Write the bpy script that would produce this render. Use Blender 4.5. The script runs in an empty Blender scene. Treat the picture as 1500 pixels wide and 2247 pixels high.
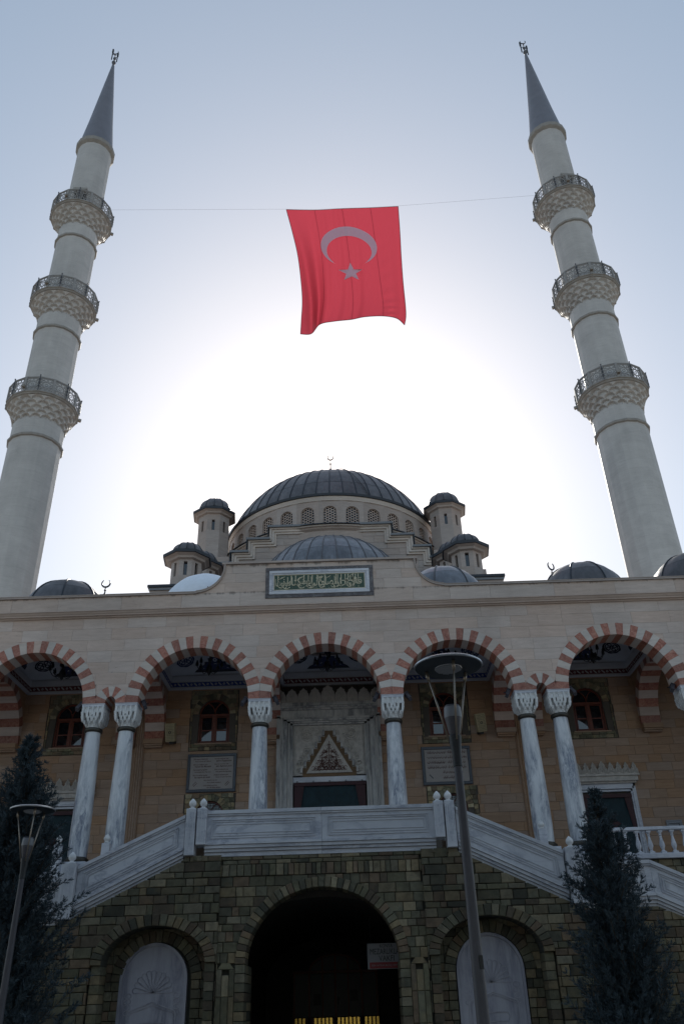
import bpy, bmesh, math, random
from math import sin, cos, pi, sqrt, radians
from mathutils import Vector, Matrix
import numpy as np

random.seed(7)
SC = bpy.context.scene
COL = SC.collection

# ---------------------------------------------------------------- camera
F, TH, RO = 1804.0, radians(31.25), radians(1.83)
fw = Vector((0, cos(TH), sin(TH))); up0 = Vector((0, -sin(TH), cos(TH))); r0 = Vector((1, 0, 0))
ix = r0 * cos(RO) - up0 * sin(RO)
iy = r0 * sin(RO) + up0 * cos(RO)
cam_d = bpy.data.cameras.new('camera')
cam = bpy.data.objects.new('camera', cam_d); COL.objects.link(cam)
cam_d.sensor_fit = 'VERTICAL'; cam_d.sensor_height = 36.0; cam_d.sensor_width = 24.0
cam_d.lens = 36.0 * F / 2247.0
cam_d.clip_start = 0.1; cam_d.clip_end = 3000
m = Matrix(((ix.x, iy.x, -fw.x, 0.69), (ix.y, iy.y, -fw.y, -25.0), (ix.z, iy.z, -fw.z, 1.6), (0, 0, 0, 1)))
cam.matrix_world = m
SC.camera = cam

# ---------------------------------------------------------------- sky, sun, exposure
SUN_EL, SUN_AZ = radians(33.5), radians(0.0)          # straight behind the mosque
world = bpy.data.worlds.new('World'); SC.world = world; world.use_nodes = True
wn = world.node_tree; bg = wn.nodes['Background']
sky = wn.nodes.new('ShaderNodeTexSky'); sky.sky_type = 'NISHITA'
sky.sun_disc = False; sky.sun_elevation = SUN_EL; sky.sun_rotation = SUN_AZ
sky.altitude = 1000; sky.air_density = 1.1; sky.dust_density = 1.8; sky.ozone_density = 0.5
hs = wn.nodes.new('ShaderNodeHueSaturation'); hs.inputs['Saturation'].default_value = 1.0; hs.inputs['Hue'].default_value = 0.49; hs.inputs['Value'].default_value = 1.32
gm = wn.nodes.new('ShaderNodeGamma'); gm.inputs[1].default_value = 0.66      # tone curve that compresses the brightness range of the sky
wn.links.new(sky.outputs[0], gm.inputs[0]); wn.links.new(gm.outputs[0], hs.inputs['Color'])
wn.links.new(hs.outputs[0], bg.inputs[0]); bg.inputs[1].default_value = 0.105
sun_d = bpy.data.lights.new('sun', 'SUN'); sun_d.energy = 2.6; sun_d.angle = radians(0.5); sun_d.color = (1.0, 0.95, 0.87)
sun = bpy.data.objects.new('sun', sun_d); COL.objects.link(sun)
sdir = Vector((sin(SUN_AZ) * cos(SUN_EL), cos(SUN_AZ) * cos(SUN_EL), sin(SUN_EL)))
sun.rotation_euler = (-sdir).to_track_quat('-Z', 'Y').to_euler(); sun.location = (0, 60, 90)
vs = SC.view_settings
vs.view_transform = 'Standard'; vs.look = 'None'; vs.exposure = 0.9; vs.gamma = 1.0; vs.use_curve_mapping = False

# ---------------------------------------------------------------- materials
class NT:
    def __init__(s, name):
        s.m = bpy.data.materials.new(name); s.m.use_nodes = True
        s.t = s.m.node_tree; s.b = s.t.nodes['Principled BSDF']; s.out = s.t.nodes['Material Output']
    def n(s, t, **k):
        nd = s.t.nodes.new(t)
        for a, b in k.items(): setattr(nd, a, b)
        return nd
    def l(s, a, b): s.t.links.new(a, b)
    def setv(s, inp, v):
        if hasattr(v, 'links') or isinstance(v, bpy.types.NodeSocket): s.l(v, inp)
        else: inp.default_value = v
    def math(s, op, a, b=0.0, c=0.0):
        nd = s.n('ShaderNodeMath', operation=op); s.setv(nd.inputs[0], a); s.setv(nd.inputs[1], b); s.setv(nd.inputs[2], c)
        return nd.outputs[0]
    def rnd(s):
        oi = s.n('ShaderNodeObjectInfo'); g = s.n('ShaderNodeNewGeometry')
        return s.math('FRACT', s.math('ADD', oi.outputs['Random'], g.outputs['Random Per Island']))
    def coords(s, scale=(1, 1, 1), offs=None, rot=(0, 0, 0), kind='Object'):
        tc = s.n('ShaderNodeTexCoord'); mp = s.n('ShaderNodeMapping')
        mp.inputs['Scale'].default_value = scale; mp.inputs['Rotation'].default_value = rot
        s.l(tc.outputs[kind], mp.inputs[0]); o = mp.outputs[0]
        if offs is not None:
            a = s.n('ShaderNodeVectorMath', operation='ADD'); s.l(o, a.inputs[0])
            c = s.n('ShaderNodeCombineXYZ'); k = s.math('MULTIPLY', offs, 57.0)
            s.l(k, c.inputs[0]); s.l(k, c.inputs[1]); s.l(k, c.inputs[2]); s.l(c.outputs[0], a.inputs[1]); o = a.outputs[0]
        return o
    def noise(s, vec, scale, detail=6, rough=0.6, dist=0.0):
        nd = s.n('ShaderNodeTexNoise'); s.l(vec, nd.inputs['Vector']); nd.inputs['Scale'].default_value = scale
        nd.inputs['Detail'].default_value = detail; nd.inputs['Roughness'].default_value = rough; nd.inputs['Distortion'].default_value = dist
        return nd.outputs[0]
    def ramp(s, fac, stops, interp='LINEAR'):
        nd = s.n('ShaderNodeValToRGB'); s.l(fac, nd.inputs[0]); r = nd.color_ramp; r.interpolation = interp
        while len(r.elements) < len(stops): r.elements.new(0.5)
        for e, (p, c) in zip(r.elements, stops):
            e.position = p; e.color = (c, c, c, 1) if not hasattr(c, '__len__') else (*c, 1)
        return nd.outputs[0]
    def mix(s, fac, a, b, mode='MIX'):
        nd = s.n('ShaderNodeMix', data_type='RGBA', blend_type=mode); s.setv(nd.inputs[0], fac)
        for i, v in ((6, a), (7, b)):
            if isinstance(v, (tuple, list)): nd.inputs[i].default_value = (*v[:3], 1)
            else: s.l(v, nd.inputs[i])
        return nd.outputs[2]
    def hsv(s, col, val=1.0, sat=1.0, hue=0.5):
        nd = s.n('ShaderNodeHueSaturation'); s.setv(nd.inputs['Value'], val); s.setv(nd.inputs['Saturation'], sat); s.setv(nd.inputs['Hue'], hue)
        if isinstance(col, tuple): nd.inputs['Color'].default_value = (*col, 1)
        else: s.l(col, nd.inputs['Color'])
        return nd.outputs[0]
    def bump(s, h, strength=0.3, dist=0.01):
        nd = s.n('ShaderNodeBump'); s.l(h, nd.inputs['Height']); nd.inputs['Strength'].default_value = strength; nd.inputs['Distance'].default_value = dist
        s.l(nd.outputs[0], s.b.inputs['Normal'])
    def fin(s, col, rough=0.7, metal=0.0, spec=0.5):
        s.setv(s.b.inputs['Base Color'], (*col, 1) if isinstance(col, tuple) else col)
        s.setv(s.b.inputs['Roughness'], rough); s.b.inputs['Metallic'].default_value = metal
        s.b.inputs['Specular IOR Level'].default_value = spec
        return s.m
    def mul(s, col, fac):   # scale a colour by a 0..n value
        return s.mix(1.0, col, fac, 'MULTIPLY')

def grey(t, v):
    c = t.n('ShaderNodeCombineColor'); [t.l(v, c.inputs[i]) for i in range(3)]; return c.outputs[0]

def M_travertine(name, a, b, rv=0.14, dirt=None, course=0.0):
    t = NT(name); r = t.rnd(); v = t.coords((1.0, 1.0, 7.0), r)
    n1 = t.noise(v, 1.6, 8, 0.65, 0.3); n2 = t.noise(v, 9.0, 6, 0.7); fine = t.noise(t.coords((1, 1, 2), r), 60, 3, 0.6)
    c = t.ramp(n1, [(0.25, a), (0.5, tuple((x + y) / 2 for x, y in zip(a, b))), (0.72, b)])
    pit = t.ramp(n2, [(0.30, 0.45), (0.40, 1.0)])
    c = t.mul(c, pit)
    val = t.math('ADD', t.math('MULTIPLY', r, 2 * rv), 1 - rv)
    c = t.hsv(c, val, t.math('ADD', t.math('MULTIPLY', t.math('FRACT', t.math('MULTIPLY', r, 7.3)), 0.35), 0.85))
    big = t.noise(t.coords((0.35, 0.35, 0.25)), 1.0, 5, 0.6)
    c = t.mul(c, t.ramp(big, [(0.3, 0.82), (0.65, 1.06)]))
    if course:    # faint stone courses and long rain streaks of a tall shaft
        tc = t.n('ShaderNodeTexCoord'); sp = t.n('ShaderNodeSeparateXYZ'); t.l(tc.outputs['Object'], sp.inputs[0])
        ln_ = t.math('LESS_THAN', t.math('FRACT', t.math('DIVIDE', sp.outputs[2], course)), 0.045)
        c = t.mul(c, t.ramp(ln_, [(0.0, 1.0), (1.0, 0.93)]))
        c = t.mul(c, t.ramp(t.noise(t.coords((2.2, 2.2, 0.07)), 1.0, 6, 0.65), [(0.32, 0.95), (0.6, 1.02)]))
        c = t.mul(c, t.ramp(t.noise(t.coords((0.9, 0.9, 1.6)), 1.3, 3, 0.5), [(0.25, 0.93), (0.7, 1.04)]))
    if dirt:      # rain streaks hanging below an edge at height z1
        z1, ln = dirt
        tc = t.n('ShaderNodeTexCoord'); sp = t.n('ShaderNodeSeparateXYZ'); t.l(tc.outputs['Object'], sp.inputs[0])
        st = t.noise(t.coords((4.5, 1, 0.5)), 1.0, 6, 0.75)
        d = t.math('DIVIDE', t.math('MINIMUM', t.math('ABSOLUTE', t.math('SUBTRACT', z1, sp.outputs[2])), t.math('ABSOLUTE', t.math('SUBTRACT', z1 + 1.02, sp.outputs[2]))), ln)
        k = t.math('SUBTRACT', st, t.math('MULTIPLY', t.math('MAXIMUM', d, 0.0), 0.5))
        c = t.mul(c, t.ramp(k, [(0.42, 1.0), (0.56, 0.45)]))
    t.bump(t.mix(0.5, n2, fine), 0.35, 0.006)
    return t.fin(c, 0.62)

def M_redmarble(name):
    t = NT(name); r = t.rnd(); v = t.coords((1, 1, 1), r)
    n1 = t.noise(v, 5.0, 8, 0.7, 1.6); n2 = t.noise(v, 22.0, 5, 0.6, 0.8)
    c = t.ramp(n1, [(0.30, (0.15, 0.040, 0.026)), (0.46, (0.33, 0.115, 0.075)), (0.60, (0.40, 0.175, 0.12)), (0.74, (0.50, 0.32, 0.25))])
    c = t.mul(c, t.ramp(n2, [(0.35, 0.8), (0.6, 1.05)]))
    c = t.hsv(c, t.math('ADD', t.math('MULTIPLY', r, 0.45), 0.78))
    return t.fin(c, 0.45)

def M_marble(name, base, vein, st=(1, 1, 1), rot=(0, 0, 0), rough=0.32, amt=1.0, sharp=9.0, scale=1.0):
    """soft clouds plus irregular ridged veins drawn out along one direction"""
    t = NT(name); r = t.rnd(); v = t.coords(st, r, rot)
    n1 = t.noise(v, 1.5 * scale, 7, 0.62, 0.9); n2 = t.noise(v, 3.7 * scale, 6, 0.6, 0.5); n3 = t.noise(v, 0.8 * scale, 4, 0.55, 0.3)
    r1 = t.math('SUBTRACT', 1.0, t.math('MINIMUM', 1.0, t.math('MULTIPLY', t.math('ABSOLUTE', t.math('SUBTRACT', n1, 0.5)), sharp)))
    r2 = t.math('SUBTRACT', 1.0, t.math('MINIMUM', 1.0, t.math('MULTIPLY', t.math('ABSOLUTE', t.math('SUBTRACT', n2, 0.47)), sharp * 2)))
    area = t.math('MAXIMUM', 0.0, t.math('MINIMUM', 1.0, t.math('MULTIPLY', t.math('SUBTRACT', n3, 0.42), 5.0)))
    k = t.math('MULTIPLY', t.math('ADD', t.math('MULTIPLY', r1, .75), t.math('MULTIPLY', r2, .35)), t.math('ADD', 0.25, area))
    k = t.math('MULTIPLY', k, amt)
    k = t.math('MINIMUM', 1.0, t.math('ADD', k, t.math('MULTIPLY', t.math('SUBTRACT', n3, .35), .45 * amt)))
    c = t.mix(t.math('MAXIMUM', 0.0, k), base, vein)
    big = t.noise(t.coords((0.8, 0.8, 0.5)), 1.0, 4, 0.6)
    c = t.mul(c, t.ramp(big, [(0.3, 0.85), (0.65, 1.03)]))
    c = t.hsv(c, t.math('ADD', t.math('MULTIPLY', r, .12), .92))
    return t.fin(c, rough)

def M_sandstone(name, val=1.0):
    t = NT(name); r = t.rnd(); v = t.coords((1, 1, 1), r)
    cols = [(0.145, 0.145, 0.105), (0.210, 0.190, 0.135), (0.165, 0.168, 0.130), (0.265, 0.225, 0.150), (0.095, 0.098, 0.078), (0.300, 0.275, 0.205),
            (0.200, 0.155, 0.115), (0.170, 0.170, 0.120), (0.225, 0.215, 0.170), (0.130, 0.110, 0.085)]
    c = t.ramp(r, [(i / len(cols), tuple(x * val * w for x, w in zip(q, (1.10, 1.0, .86)))) for i, q in enumerate(cols)], 'CONSTANT')
    n1 = t.noise(v, 6.0, 8, 0.68, 0.5); n2 = t.noise(v, 28, 6, 0.7)
    c = t.mul(c, t.ramp(n1, [(0.28, 0.55), (0.5, 0.95), (0.7, 1.25)]))
    c = t.mix(t.ramp(t.noise(v, 3.0, 4, 0.5), [(0.55, 0.0), (0.72, 0.35)]), c, (0.26 * val, 0.17 * val, 0.07 * val))
    c = t.hsv(c, t.math('ADD', t.math('MULTIPLY', t.math('FRACT', t.math('MULTIPLY', r, 31.7)), .5), .78))
    big = t.noise(t.coords((0.5, 0.5, 0.35)), 1.0, 5, 0.65)
    c = t.mul(c, t.ramp(big, [(0.32, 0.68), (0.60, 1.08)]))
    t.bump(t.mix(0.5, n1, n2), 0.9, 0.02)
    return t.fin(c, 0.85)

def M_plain(name, col, rough=0.6, metal=0.0, var=0.12, scale=3.0, bump=0.0, spec=0.5, bscale=30, rv=0.0):
    t = NT(name); r = t.rnd(); v = t.coords((1, 1, 1), r)
    n = t.noise(v, scale, 6, 0.6); c = t.mul(t.ramp(n, [(0.0, col), (1.0, col)]), t.ramp(n, [(0.3, 1 - var), (0.7, 1 + var)]))
    if rv: c = t.hsv(c, t.math('ADD', t.math('MULTIPLY', r, 2 * rv), 1 - rv))
    if bump: t.bump(t.noise(v, bscale, 5, 0.6), bump, 0.01)
    return t.fin(c, rough, metal, spec)

def M_lead(name, a, b, rough=0.45, rv=0.22):
    t = NT(name); r = t.rnd(); v = t.coords((1, 1, 1), r)
    n = t.noise(v, 1.3, 7, 0.65, 0.4); st = t.noise(t.coords((3, 3, 0.5), r), 2.0, 5, 0.6)
    c = t.ramp(n, [(0.3, a), (0.68, b)]); c = t.mul(c, t.ramp(st, [(0.35, 0.78), (0.65, 1.15)]))
    c = t.hsv(c, t.math('ADD', t.math('MULTIPLY', r, 2 * rv), 1 - rv))
    t.bump(n, 0.25, 0.05)
    return t.fin(c, rough, 0.0, 0.6)

def M_frieze(name, bgc, ltc):
    # painted border: rosettes between slanting leaves, running along local X
    t = NT(name); tc = t.n('ShaderNodeTexCoord'); sp = t.n('ShaderNodeSeparateXYZ'); t.l(tc.outputs['UV'], sp.inputs[0])
    u, w = sp.outputs[0], sp.outputs[1]
    per = 0.30
    fx = t.math('SUBTRACT', t.math('FRACT', t.math('DIVIDE', u, per)), 0.5)
    dx = t.math('MULTIPLY', fx, per); dz = t.math('SUBTRACT', w, 0.12)
    d = t.math('SQRT', t.math('ADD', t.math('MULTIPLY', dx, dx), t.math('MULTIPLY', dz, dz)))
    ang = t.math('ARCTAN2', dz, dx)
    pet = t.math('ADD', 0.040, t.math('MULTIPLY', t.math('COSINE', t.math('MULTIPLY', ang, 6.0)), 0.009))
    ros = t.math('MULTIPLY', t.math('LESS_THAN', d, pet), t.math('GREATER_THAN', d, 0.014))
    fx2 = t.math('SUBTRACT', t.math('FRACT', t.math('ADD', t.math('DIVIDE', u, per), 0.5)), 0.5)
    ex = t.math('MULTIPLY', fx2, per)
    along = t.math('ADD', t.math('MULTIPLY', ex, 0.72), t.math('MULTIPLY', dz, -0.69))
    acr = t.math('ADD', t.math('MULTIPLY', ex, 0.69), t.math('MULTIPLY', dz, 0.72))
    e2 = t.math('ADD', t.math('POWER', t.math('DIVIDE', along, 0.085), 2.0), t.math('POWER', t.math('DIVIDE', acr, 0.026), 2.0))
    leaf = t.math('LESS_THAN', e2, 1.0)
    edge = t.math('GREATER_THAN', t.math('ABSOLUTE', dz), 0.085)
    k = t.math('MAXIMUM', t.math('MAXIMUM', ros, leaf), edge)
    return t.fin(t.mix(k, bgc, ltc), 0.7)

def M_glass(name):
    t = NT(name); return t.fin((0.012, 0.014, 0.018), 0.03, 0.0, 1.0)

MT = {}
MT['trav'] = M_travertine('travertine', (0.50, 0.385, 0.325), (0.64, 0.515, 0.45), 0.05)
MT['trav_dirty'] = M_travertine('travertine_streaked', (0.48, 0.375, 0.32), (0.62, 0.505, 0.44), 0.06, (13.60, 0.22))
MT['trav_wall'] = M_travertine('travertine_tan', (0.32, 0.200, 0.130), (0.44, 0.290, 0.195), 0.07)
MT['trav_pale'] = M_travertine('travertine_pale', (0.51, 0.435, 0.385), (0.63, 0.55, 0.495), 0.09)
MT['trav_hall'] = M_travertine('travertine_hall', (0.35, 0.29, 0.26), (0.46, 0.39, 0.355), 0.08)
MT['joint'] = M_plain('mortar_dark', (0.10, 0.085, 0.07), 0.9)
MT['joint_l'] = M_plain('mortar_pale', (0.20, 0.165, 0.14), 0.9)
MT['joint_g'] = M_plain('mortar_green', (0.05, 0.05, 0.04), 0.95)
MT['red'] = M_redmarble('red_marble')
MT['marble'] = M_marble('marble_grey_vein', (0.66, 0.66, 0.70), (0.30, 0.31, 0.37), (0.7, 1, 2.6), (0, 0.25, 0), 0.4, 0.6)
MT['marble_col'] = M_marble('marble_column', (0.78, 0.78, 0.79), (0.24, 0.26, 0.32), (3.4, 3.4, 0.75), (0.10, 0.22, 0), 0.3, .85, 7.0, 1.0)
MT['marble_dark'] = M_marble('marble_portal', (0.58, 0.54, 0.50), (0.21, 0.20, 0.20), (2.5, 2.5, 0.6), (0, 0, 0), 0.45, .9, 6.0)
MT['marble_slab'] = M_marble('marble_slab', (0.42, 0.41, 0.46), (0.20, 0.20, 0.25), (2.6, 1, 0.5), (0, 0.15, 0), 0.4, .7, 5.0)
MT['marble_par'] = M_marble('marble_parapet', (0.62, 0.62, 0.65), (0.25, 0.265, 0.33), (0.7, 1, 1.35), (0, 0.45, 0), 0.4, .6, 15.0, 0.8)
MT['carved'] = M_plain('carved_limestone', (0.50, 0.455, 0.41), 0.75, 0, 0.2, 8, 0.6, 0.4, 40)
MT['capital'] = M_plain('carved_marble', (0.68, 0.67, 0.66), 0.5, 0, 0.18, 6, 0.5, 0.5, 60)
MT['sand'] = M_sandstone('green_sandstone', 0.66)
MT['sand_l'] = M_sandstone('pale_sandstone', 0.78)
MT['sand_r'] = M_sandstone('window_sandstone', 1.15)
MT['lead'] = M_lead('lead_sheet', (0.055, 0.053, 0.060), (0.120, 0.115, 0.125))
MT['lead_b'] = M_lead('zinc_sheet', (0.10, 0.108, 0.130), (0.20, 0.21, 0.24), 0.35)
MT['lead_d'] = M_plain('dark_eave_metal', (0.022, 0.027, 0.038), 0.5)
MT['steel'] = M_plain('grey_flashing', (0.20, 0.21, 0.23), 0.45, 0.0, 0.1)
MT['snow'] = M_plain('melting_snow', (0.80, 0.84, 0.92), 0.55, 0, 0.05, 6, 0.3)
MT['white'] = M_travertine('minaret_stone', (0.50, 0.475, 0.455), (0.57, 0.545, 0.525), 0.02, None, 0.62)
MT['ring'] = M_plain('minaret_ring_stone', (0.30, 0.28, 0.26), 0.7, 0, 0.15)
MT['spire'] = M_plain('spire_lead', (0.17, 0.17, 0.20), 0.45, 0, 0.1, 1.5)
MT['iron'] = M_plain('dark_iron', (0.03, 0.032, 0.036), 0.5, 0.3)
MT['rail'] = M_plain('grey_lattice_stone', (0.30, 0.29, 0.285), 0.7)
MT['rail_lamp'] = M_plain('grey_rail_lamp', (0.09, 0.09, 0.10), 0.5)
MT['bronze'] = M_plain('dark_bronze', (0.06, 0.052, 0.042), 0.4, 0.5)
MT['brass'] = M_plain('brass', (0.80, 0.52, 0.12), 0.25, 1.0, 0.1)
MT['wood'] = M_plain('red_brown_wood', (0.15, 0.030, 0.012), 0.45, 0, 0.2, 12)
MT['glass'] = M_glass('window_glass')
MT['granite'] = M_plain('dark_granite', (0.045, 0.050, 0.065), 0.35, 0, 0.5, 40)
MT['brecc'] = M_marble('veined_dark_stone', (0.07, 0.055, 0.06), (0.34, 0.33, 0.32), (2, 2, 2), (0, 0, 0), 0.4, .45, 14.0, 4.0)
MT['plaster'] = M_plain('white_plaster', (0.50, 0.50, 0.53), 0.8, 0, 0.08, 2)
MT['paint_blue'] = M_plain('blue_paint', (0.022, 0.032, 0.095), 0.7)
MT['paint_navy'] = M_plain('navy_paint', (0.016, 0.016, 0.03), 0.7)
MT['fr_red'] = M_frieze('frieze_red', (0.11, 0.018, 0.022), (0.45, 0.44, 0.43))
MT['fr_blue'] = M_frieze('frieze_blue', (0.030, 0.055, 0.22), (0.45, 0.44, 0.43))
MT['green'] = M_plain('green_enamel', (0.035, 0.070, 0.045), 0.5)
MT['gold'] = M_plain('pale_gilt', (0.62, 0.54, 0.38), 0.4, 0.0, 0.15, 20)
MT['ochre'] = M_plain('ochre_stone', (0.17, 0.10, 0.05), 0.7, 0, 0.15, 6)
MT['carve_red'] = M_plain('red_brown_inlay', (0.12, 0.035, 0.025), 0.7)
MT['panel'] = M_plain('pale_inscribed_stone', (0.36, 0.32, 0.30), 0.6, 0, 0.06, 30, 0.1)
MT['ink'] = M_plain('dark_red_ink', (0.09, 0.035, 0.035), 0.8)
MT['curt_t'] = M_plain('teal_curtain', (0.007, 0.026, 0.034), 0.75, 0, 0.3, 5)
MT['curt_r'] = M_plain('maroon_leather', (0.040, 0.006, 0.009), 0.6, 0, 0.2, 8)
MT['speaker'] = M_plain('cream_speaker', (0.45, 0.37, 0.22), 0.6)
MT['black'] = M_plain('black_plastic', (0.015, 0.015, 0.016), 0.5)
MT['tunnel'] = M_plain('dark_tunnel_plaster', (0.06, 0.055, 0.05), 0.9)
MT['pole'] = M_plain('grey_pole_paint', (0.062, 0.059, 0.070), 0.5, 0.0, 0.1, 4, 0.2)
MT['disc'] = M_plain('lamp_disc_paint', (0.014, 0.022, 0.034), 0.4)
MT['alu'] = M_plain('brushed_aluminium', (0.45, 0.46, 0.49), 0.35, 0.9, 0.06)
MT['rod'] = M_plain('rod_metal', (0.34, 0.29, 0.24), 0.35, 0.7)
MT['signw'] = M_plain('sign_white', (0.26, 0.26, 0.28), 0.5, 0, 0.04)
MT['signr'] = M_plain('sign_red', (0.25, 0.015, 0.02), 0.5, 0, 0.04)
MT['bark'] = M_plain('bark', (0.07, 0.05, 0.035), 0.9, 0, 0.3, 20, 0.8)
MT['ground'] = M_plain('paving', (0.20, 0.18, 0.155), 0.85, 0, 0.2, 1.0, 0.4)
MT['steps'] = M_plain('step_marble', (0.5, 0.5, 0.52), 0.5)

def M_leaf(name, a, b):
    t = NT(name); g = t.n('ShaderNodeNewGeometry'); r = g.outputs['Random Per Island']
    big = t.noise(t.coords(), 2.5, 3, 0.5)
    c = t.mix(t.math('MULTIPLY', t.math('ADD', r, big), 0.5), a, b)
    t.b.inputs['Base Color'].default_value = (0, 0, 0, 1)
    t.l(c, t.b.inputs['Base Color']); t.b.inputs['Roughness'].default_value = 0.7
    tr = t.n('ShaderNodeBsdfTranslucent'); t.l(c, tr.inputs[0]); mx = t.n('ShaderNodeMixShader'); mx.inputs[0].default_value = 0.15
    t.l(t.b.outputs[0], mx.inputs[1]); t.l(tr.outputs[0], mx.inputs[2]); t.l(mx.outputs[0], t.out.inputs[0])
    return t.m
MT['leaf'] = M_leaf('cypress_foliage', (0.008, 0.015, 0.019), (0.085, 0.120, 0.140))

def M_cloth(name, col, tr_amt, tcol=None):
    t = NT(name); n = t.noise(t.coords((1, 1, 1)), 60, 2, 0.5); c = t.mul(t.ramp(n, [(0, col), (1, col)]), t.ramp(n, [(0.3, 0.95), (0.7, 1.05)]))
    t.l(c, t.b.inputs['Base Color']); t.b.inputs['Roughness'].default_value = 0.85
    tr = t.n('ShaderNodeBsdfTranslucent'); tr.inputs[0].default_value = (*(tcol or col), 1)
    mx = t.n('ShaderNodeMixShader'); mx.inputs[0].default_value = tr_amt
    t.l(t.b.outputs[0], mx.inputs[1]); t.l(tr.outputs[0], mx.inputs[2]); t.l(mx.outputs[0], t.out.inputs[0])
    return t.m
MT['flag_red'] = M_cloth('flag_red_cloth', (0.50, 0.035, 0.055), 0.42, (0.50, 0.055, 0.085))
MT['flag_white'] = M_cloth('flag_white_cloth', (0.74, 0.68, 0.80), 0.38, (0.58, 0.42, 0.60))
MT['seam'] = M_cloth('flag_seam', (0.30, 0.015, 0.03), 0.2)
# ---------------------------------------------------------------- mesh helpers
class MB:
    def __init__(s): s.v = []; s.f = []; s.uv = None
    def add(s, vs, fs):
        o = len(s.v); s.v += [tuple(q) for q in vs]; s.f += [tuple(i + o for i in f) for f in fs]; return s
    def box(s, x0, x1, y0, y1, z0, z1):
        v = [(x0, y0, z0), (x1, y0, z0), (x1, y1, z0), (x0, y1, z0), (x0, y0, z1), (x1, y0, z1), (x1, y1, z1), (x0, y1, z1)]
        return s.add(v, [(0, 3, 2, 1), (4, 5, 6, 7), (0, 1, 5, 4), (1, 2, 6, 5), (2, 3, 7, 6), (3, 0, 4, 7)])
    def bbox(s, x0, x1, y0, y1, z0, z1, b=0.01):
        """box with chamfered front edges (front = y0)"""
        b = min(b, (x1 - x0) * .3, (z1 - z0) * .3)
        v = [(x0, y0 + b, z0), (x1, y0 + b, z0), (x1, y0 + b, z1), (x0, y0 + b, z1),
             (x0 + b, y0, z0 + b), (x1 - b, y0, z0 + b), (x1 - b, y0, z1 - b), (x0 + b, y0, z1 - b),
             (x0, y1, z0), (x1, y1, z0), (x1, y1, z1), (x0, y1, z1)]
        return s.add(v, [(4, 5, 6, 7), (0, 1, 5, 4), (1, 2, 6, 5), (2, 3, 7, 6), (3, 0, 4, 7), (0, 8, 9, 1), (1, 9, 10, 2), (2, 10, 11, 3), (3, 11, 8, 0)])
    def prism(s, poly, y0, y1, back=True, jit=0.0):
        """poly = [(x,z)] counter-clockwise seen from -Y"""
        n = len(poly)
        v = [(x, y0 + (random.uniform(-jit, jit) if jit else 0), z) for x, z in poly] + [(x, y1, z) for x, z in poly]
        f = [tuple(range(n))]
        if back: f.append(tuple(range(2 * n - 1, n - 1, -1)))
        f += [(i, i + n, (i + 1) % n + n, (i + 1) % n) for i in range(n)]
        return s.add(v, f)
    def ribbon(s, pts, w, y0, y1, closed=False):
        """flat bar of width w following pts [(x,z)] between y0 (front) and y1"""
        n = len(pts); L = []; R = []
        for i in range(n):
            a = pts[(i - 1) % n] if (closed or i > 0) else pts[i]; b = pts[(i + 1) % n] if (closed or i < n - 1) else pts[i]
            dx, dz = b[0] - a[0], b[1] - a[1]; l = sqrt(dx * dx + dz * dz) or 1; nx, nz = -dz / l, dx / l
            ww = w[i] if hasattr(w, '__len__') else w
            L.append((pts[i][0] + nx * ww / 2, pts[i][1] + nz * ww / 2)); R.append((pts[i][0] - nx * ww / 2, pts[i][1] - nz * ww / 2))
        v = [(x, y0, z) for x, z in L] + [(x, y0, z) for x, z in R] + [(x, y1, z) for x, z in L] + [(x, y1, z) for x, z in R]
        f = []
        for i in range(n if closed else n - 1):
            j = (i + 1) % n
            f += [(i, i + n, j + n, j), (i, j, j + 2 * n, i + 2 * n), (i + n, i + 3 * n, j + 3 * n, j + n)]
        if not closed:
            f += [(0, 2 * n, 3 * n, n), (n - 1, 2 * n - 1, 4 * n - 1, 3 * n - 1)]
        return s.add(v, f)
    def lathe(s, prof, n=32, c=(0, 0, 0), a0=0.0, a1=2 * pi, capt=False, capb=False):
        full = abs(a1 - a0 - 2 * pi) < 1e-6; m_ = n if full else n + 1
        v = [(c[0] + r * cos(a0 + (a1 - a0) * i / n), c[1] + r * sin(a0 + (a1 - a0) * i / n), c[2] + z) for r, z in prof for i in range(m_)]
        f = []
        for k in range(len(prof) - 1):
            for i in range(n):
                j = (i + 1) % m_ if full else i + 1
                f.append((k * m_ + i, k * m_ + j, (k + 1) * m_ + j, (k + 1) * m_ + i))
        if capt: f.append(tuple((len(prof) - 1) * m_ + i for i in range(m_)))
        if capb: f.append(tuple(m_ - 1 - i for i in range(m_)))
        return s.add(v, f)
    def tube(s, pts, r, n=8, cap=True):
        pts = [Vector(p) for p in pts]; rings = []
        for i, p in enumerate(pts):
            d = (pts[min(i + 1, len(pts) - 1)] - pts[max(i - 1, 0)]).normalized()
            u = d.orthogonal().normalized() if i == 0 else (u - d * u.dot(d)).normalized()
            w = d.cross(u); rr = r[i] if hasattr(r, '__len__') else r
            rings.append([p + (u * cos(2 * pi * k / n) + w * sin(2 * pi * k / n)) * rr for k in range(n)])
        f = [(k * n + i, k * n + (i + 1) % n, (k + 1) * n + (i + 1) % n, (k + 1) * n + i) for k in range(len(pts) - 1) for i in range(n)]
        if cap: f += [tuple(range(n - 1, -1, -1)), tuple((len(pts) - 1) * n + i for i in range(n))]
        return s.add([q for r_ in rings for q in r_], f)
    def sphere(s, c, r, n=12, m_=8, sz=1.0):
        return s.lathe([(r * sin(pi * k / m_) + 1e-5, -r * cos(pi * k / m_) * sz) for k in range(m_ + 1)], n, c)
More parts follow.
